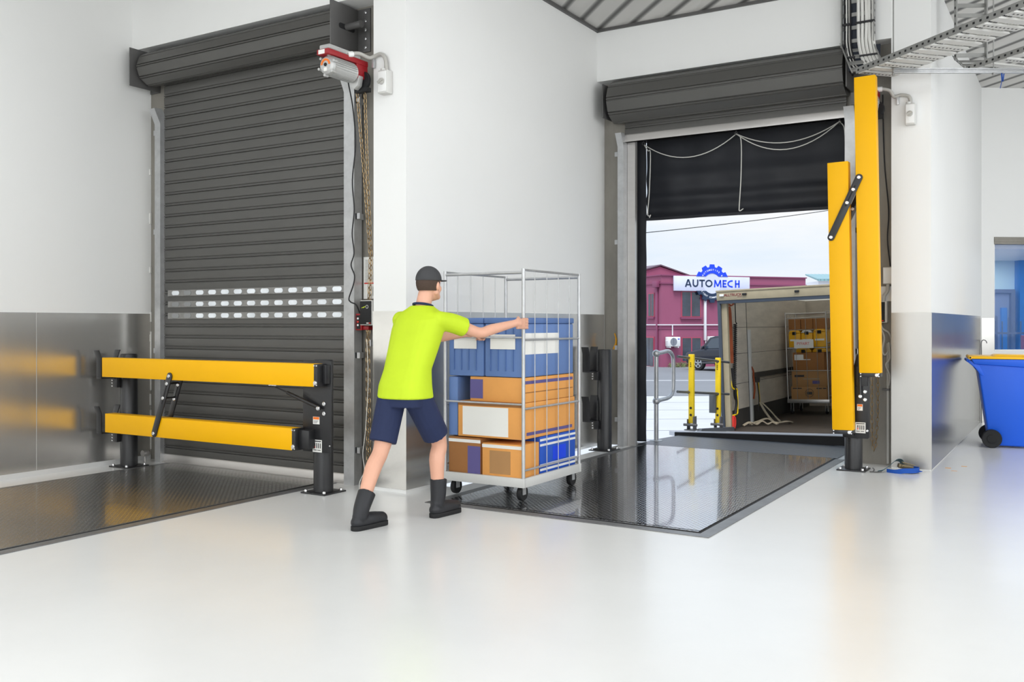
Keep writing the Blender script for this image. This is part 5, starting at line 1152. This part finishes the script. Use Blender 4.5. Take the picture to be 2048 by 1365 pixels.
def remeshed(mb, name, m, parent, voxel, smooth_it=4, fac=.5):
    o = mb.build('tmp', m, None)
    r = o.modifiers.new('r', 'REMESH'); r.mode = 'VOXEL'; r.voxel_size = voxel
    s = o.modifiers.new('s', 'SMOOTH'); s.iterations = smooth_it; s.factor = fac
    bpy.context.view_layer.update()
    me = bpy.data.meshes.new_from_object(o.evaluated_get(bpy.context.evaluated_depsgraph_get()))
    bpy.data.objects.remove(o)
    off = WLOC[parent.name] if parent else Vector(); me.transform(Matrix.Translation(-off))
    for p in me.polygons: p.use_smooth = True
    me.materials.clear(); me.materials.append(MT[m])
    q = bpy.data.objects.new(name, me); COL.objects.link(q)
    if parent: q.parent = parent; WLOC[q.name] = off
    return q
man = thing('person', 'person in a hi-vis yellow polo, navy shorts and cap pushing a roll cage', 'person', (-4.04, 5.2, .0))
hipL, hipR = (-4.14, 5.22, .90), (-3.97, 5.25, .90)
knL, anL = (-4.15, 5.10, .50), (-4.125, 4.86, .13)
knR, anR = (-3.945, 5.50, .53), (-3.93, 5.47, .14)
shL, shR = (-4.185, 5.39, 1.415), (-3.865, 5.40, 1.415)
elL, wrL = (-4.19, 5.70, 1.27), (-4.035, 5.99, 1.305)
elR, wrR = (-3.73, 5.70, 1.315), (-3.612, 6.015, 1.385)
B = MB()
torso = [((-4.055, 5.22, .86), .15, .10), ((-4.055, 5.225, .94), .168, .112), ((-4.05, 5.27, 1.06), .150, .100), ((-4.04, 5.32, 1.20), .165, .108), ((-4.03, 5.36, 1.33), .182, .112), ((-4.027, 5.39, 1.41), .175, .095), ((-4.025, 5.40, 1.465), .10, .07)]
ell_loft(B, torso)
limb(B, [(-4.025, 5.395, 1.43), (-4.015, 5.41, 1.52), (-4.01, 5.43, 1.60)], [.066, .056, .054])
for a, b_, c_ in ((hipL, knL, anL), (hipR, knR, anR)):
    a, b_, c_ = map(Vector, (a, b_, c_)); calf = b_.lerp(c_, .32)+Vector((0, -.022, 0))
    limb(B, [a, a.lerp(b_, .5), b_, calf, c_], [.092, .078, .056, .057, .038])
for sgn, a, b_, c_ in ((-1, shL, elL, wrL), (1, shR, elR, wrR)):
    a, b_, c_ = map(Vector, (a, b_, c_)); limb(B, [a, a.lerp(b_, .5), b_, b_.lerp(c_, .35), c_], [.056, .047, .039, .040, .027])
# head with face features, looking forward (+y) and a touch down
HC = Vector((-4.005, 5.468, 1.662))
B.ball(HC+Vector((0, -.012, .018)), .1, 20, 14, (.77, .98, .98)); B.ball(HC+Vector((0, .02, -.045)), .075, 18, 12, (.82, .95, 1.0)); B.ball(HC+Vector((0, .05, -.085)), .034, 14, 9, (1.1, 1, .9))
limb(B, [HC+Vector((0, .085, .012)), HC+Vector((0, .108, -.026))], [.010, .016]); B.ball(HC+Vector((.012, .098, -.030)), .009); B.ball(HC+Vector((-.012, .098, -.030)), .009)
B.ball(HC+Vector((0, .076, .028)), .03, 14, 9, (1.7, .7, .5))
B.ball(HC+Vector((0, .078, -.058)), .018, 14, 9, (1.4, .8, .45)); B.ball(HC+Vector((0, .076, -.068)), .016, 14, 9, (1.3, .8, .5))
for s in (-1, 1):
    B.ball(HC+Vector((s*.078, -.005, -.012)), .03, 14, 9, (.35, .62, 1.05)); B.ball(HC+Vector((s*.040, .056, -.030)), .024, 12, 8, (1, .8, 1.1)); limb(B, [HC+Vector((s*.056, .0, -.058)), HC+Vector((s*.030, .055, -.088))], [.020, .022])
# hands
def finger(p, r0=.0095, r1=.0078): limb(B, p, [r0]*(len(p)-1)+[r1], 10)
B.obox(Vector((-3.606, 6.075, 1.380)), (.013, 0, 0), (0, .052, 0), (0, 0, .040)); limb(B, [wrR, (-3.608, 6.05, 1.382)], [.028, .03])
for i, (dz, ln) in enumerate(((.034, 1.0), (.0115, 1.08), (-.0115, 1.02), (-.034, .86))):
    z = 1.382+dz; finger([(-3.606, 6.115, z), (-3.604, 6.172, z), (-3.622, 6.193*1.0, z-.002), (-3.648, 6.190-.004*(1-ln), z-.003), (-3.660, 6.172-.02*(1-ln), z-.003)])
finger([(-3.612, 6.045, 1.412), (-3.632, 6.085, 1.425), (-3.656, 6.120, 1.421), (-3.662, 6.150, 1.414)], .0125, .0095)
B.obox(Vector((-4.03, 6.065, 1.302)), (.040, 0, 0), (0, .052, 0), (0, 0, .013)); limb(B, [wrL, (-4.03, 6.03, 1.303)], [.028, .03])
for i, (dx, ln) in enumerate(((.034, 1.0), (.0115, 1.08), (-.0115, 1.02), (-.034, .86))):
    x = -4.03+dx; finger([(x, 6.108, 1.302), (x, 6.158, 1.297), (x, 6.180, 1.280), (x, 6.178, 1.262+.006*(1-ln)), (x, 6.162, 1.252+.01*(1-ln))])
finger([(-3.993, 6.035, 1.294), (-3.988, 6.075, 1.272), (-4.002, 6.115, 1.258), (-4.018, 6.14, 1.256)], .0125, .0095)
remeshed(B, 'body', 'skin', man, .0055, 5, .5)
for s in (-1, 1):
    e = MB(); e.ball(HC+Vector((s*.031, .074, .006)), .0115); ey = e.build('eye', 'eye', man); e = MB(); e.ball(HC+Vector((s*.031, .0825, .005)), .0052); e.build('iris', 'pupil', ey)
    if s > 0: e = MB(); e.obox(HC+Vector((0, .090, -.0635)), (.020, 0, 0), (0, .004, 0), (0, 0, .0022)); e.build('mouth', 'strapbrown', man)
    e = MB(); e.bar(HC+Vector((s*.016, .092, .026)), HC+Vector((s*.048, .084, .028)), .008, .007); e.build('eyebrow', 'hair', man)
# polo: loft with flat hem, sleeves with flat cuffs, collar
P = MB()
ell_loft(P, [((-4.053, 5.248, .858), .196, .164), ((-4.053, 5.248, .95), .190, .148), ((-4.05, 5.27, 1.06), .176, .122), ((-4.04, 5.32, 1.20), .188, .128), ((-4.03, 5.36, 1.33), .200, .130), ((-4.027, 5.385, 1.41), .200, .118), ((-4.026, 5.395, 1.455), .170, .098), ((-4.025, 5.40, 1.49), .105, .082), ((-4.024, 5.403, 1.51), .076, .072)])
for a, b_ in ((shL, elL), (shR, elR)):
    a, b_ = Vector(a), Vector(b_); limb(P, [a-Vector((0, .02, .01)), a.lerp(b_, .3), a.lerp(b_, .62)], [.066, .071, .070], round_ends=False); P.ball(a-Vector((0, .02, .01)), .066)
po = remeshed(P, 'polo_shirt', 'hivis', man, .008, 5, .5)
q = MB(); q.tube([(-4.022+.070*math.cos(a), 5.412+.066*math.sin(a), 1.512+.014*-math.sin(a)) for a in [2*PI*i/24 for i in range(24)]], .009, 8, closed=True); q.build('collar', 'navy', po)
Q = MB()
ell_loft(Q, [((-4.055, 5.225, .80), .165, .118), ((-4.055, 5.225, .86), .176, .124), ((-4.055, 5.23, .96), .172, .118), ((-4.053, 5.25, 1.0), .165, .112)])
for a, b_ in ((hipL, knL), (hipR, knR)):
    a, b_ = Vector(a), Vector(b_); limb(Q, [a, a.lerp(b_, .45), a.lerp(b_, .86)], [.104, .100, .097], round_ends=False); Q.ball(a, .104)
remeshed(Q, 'shorts', 'navy', man, .008, 4, .5)
for an, toe in ((anL, Vector((-4.10, 5.065, .045))), (anR, Vector((-3.915, 5.68, .045)))):
    a = Vector(an); d = (toe-a); d.z = 0; d.normalize(); K = MB(); up = (Vector(knL if an == anL else knR)-a).normalized()
    limb(K, [a+up*.13, a+up*.02, a-Vector((0, 0, .045))-d*.01], [.062, .056, .050], round_ends=False)
    limb(K, [Vector((a.x, a.y, .052))-d*.035, Vector((a.x, a.y, .058))+d*.08, Vector((toe.x, toe.y, .048))-d*.02], [.044, .050, .045])
    K.ball(a-Vector((0, 0, .045))-d*.01, .052)
    for i, v in enumerate(K.v):
        if v[2] < .026: K.v[i] = (v[0], v[1], .026)
    bo = remeshed(K, 'boot', 'boot', man, .006, 4, .5)
    s = MB(); L0 = Vector((a.x, a.y, 0))-d*.078; L1 = Vector((toe.x, toe.y, 0))+d*.028; n_ = Vector((-d.y, d.x, 0)); pts = []
    for i in range(11): an_ = PI/2+PI*i/10; pts.append(L0+d*.045+d*.045*math.cos(an_)+n_*.042*math.sin(an_))
    for i in range(11): an_ = -PI/2+PI*i/10; pts.append(L1-d*.06+d*.06*math.cos(an_)+n_*.050*math.sin(an_))
    s.prism([(p.x, p.y) for p in pts], 'z', .0, .032); s.build('sole', 'gap', bo, bevel=.004)
c = MB(); c.ball(HC+Vector((0, -.012, .032)), .108, 26, 16, (.80, 1.0, .94))
zc = HC.z+.030
for i, v in enumerate(c.v):
    if v[2] < zc: c.v[i] = (v[0], v[1], zc-.002)
capo = c.build('cap', 'cap', man)
c = MB(); vs = []
for s_, dz in ((0, .0), (1, .006)):
    pass
out = [(.082*math.cos(a), .070+.085*math.sin(a)) for a in [PI*i/16 for i in range(17)]]+[(-.078, .035), (0, .078), (.078, .035)]
c.prism([(HC.x+x, HC.y+y) for x, y in out], 'z', HC.z+.026, HC.z+.033); c.build('peak', 'cap', capo, bevel=.002)
c = MB(); c.ball(HC+Vector((0, -.016, .012)), .104, 24, 16, (.78, .98, .98))
hv = []
for i, v in enumerate(c.v):
    x, y, z = v; 
    if y > HC.y+.03: y = HC.y+.03
    if z < HC.z-.045: z = HC.z-.045
    c.v[i] = (x, y, z)
c.build('hair', 'hair', man)

man.location = Vector((-4.04, 5.14, 0))
# ------------------------------------------------------------------ sky, lamps, camera
w = bpy.data.worlds.new('sky'); scene.world = w; w.use_nodes = True; nt = w.node_tree; N = nt.nodes.new; L = nt.links.new
bg = nt.nodes['Background']; tc = N('ShaderNodeTexCoord'); sp = N('ShaderNodeSeparateXYZ'); L(tc.outputs['Generated'], sp.inputs[0])
gr = N('ShaderNodeValToRGB'); gr.color_ramp.elements[0].position = 0.0; gr.color_ramp.elements[1].position = 0.55
gr.color_ramp.elements[0].color = (.88, .94, 1.0, 1); gr.color_ramp.elements[1].color = (.42, .64, .95, 1)
e = gr.color_ramp.elements.new(.16); e.color = (.70, .84, 1.0, 1)
L(sp.outputs['Z'], gr.inputs['Fac'])
mp = N('ShaderNodeMapping'); mp.inputs['Scale'].default_value = (1.6, 1.6, 9.0); L(tc.outputs['Generated'], mp.inputs['Vector'])
no = N('ShaderNodeTexNoise'); no.inputs['Scale'].default_value = 2.2; no.inputs['Detail'].default_value = 7; no.inputs['Roughness'].default_value = .55; L(mp.outputs['Vector'], no.inputs['Vector'])
cr = N('ShaderNodeValToRGB'); cr.color_ramp.elements[0].position = .38; cr.color_ramp.elements[1].position = .66; L(no.outputs['Fac'], cr.inputs['Fac'])
mx = N('ShaderNodeMix'); mx.data_type = 'RGBA'; L(cr.outputs['Color'], mx.inputs['Factor']); L(gr.outputs['Color'], mx.inputs['A']); mx.inputs['B'].default_value = (.96, .98, 1.0, 1)
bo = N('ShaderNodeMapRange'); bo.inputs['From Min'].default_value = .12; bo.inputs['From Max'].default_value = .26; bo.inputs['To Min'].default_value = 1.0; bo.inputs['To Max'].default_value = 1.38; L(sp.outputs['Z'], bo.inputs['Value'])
sc = N('ShaderNodeVectorMath'); sc.operation = 'SCALE'; L(mx.outputs['Result'], sc.inputs[0]); L(bo.outputs['Result'], sc.inputs['Scale'])   # brightness added above the view, for the deck and floor reflections
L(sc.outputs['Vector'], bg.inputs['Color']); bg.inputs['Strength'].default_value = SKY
su = bpy.data.lights.new('sun', 'SUN'); su.energy = SUN; su.angle = math.radians(25); su.color = (1, .98, .95)
so = bpy.data.objects.new('sun', su); COL.objects.link(so); so.rotation_euler = (math.radians(27), 0, math.radians(18)); so.location = (0, -10, 20)
for i, (x, y, sx, sy, p) in enumerate(LAMPS):
    la = bpy.data.lights.new('ceiling_lamp', 'AREA'); la.shape = 'RECTANGLE'; la.size = sx; la.size_y = sy; la.energy = p; la.color = (.94, .97, 1)
    lo = bpy.data.objects.new('ceiling_lamp', la); COL.objects.link(lo); lo.location = (x, y, 4.60)
# added fill panels behind and right of the camera, brightening the upright walls
for nm, loc, rot, sx, sy, p in (('room_fill', (-1.0, -6.9, 2.7), (PI/2, 0, 0), 12, 3.2, FILL[0]), ('room_fill', (6.9, 3.5, 2.7), (PI/2, 0, PI/2), 17, 3.2, FILL[1])):
    la = bpy.data.lights.new(nm, 'AREA'); la.shape = 'RECTANGLE'; la.size = sx; la.size_y = sy; la.energy = p; la.color = (.94, .97, 1)
    lo = bpy.data.objects.new(nm, la); COL.objects.link(lo); lo.location = loc; lo.rotation_euler = rot
cam = bpy.data.cameras.new('camera'); co = bpy.data.objects.new('camera', cam); COL.objects.link(co); scene.camera = co
co.location = (0, 0, 1.38); co.rotation_euler = (PI/2, 0, math.radians(31.47))
cam.sensor_width = 36; cam.lens = 1864*36/2048; cam.shift_y = -34.5/2048; cam.clip_end = 400
vs = scene.view_settings; vs.view_transform = 'Standard'; vs.look = 'None'; vs.gamma = 1; vs.exposure = EXPOSURE; vs.use_curve_mapping = False
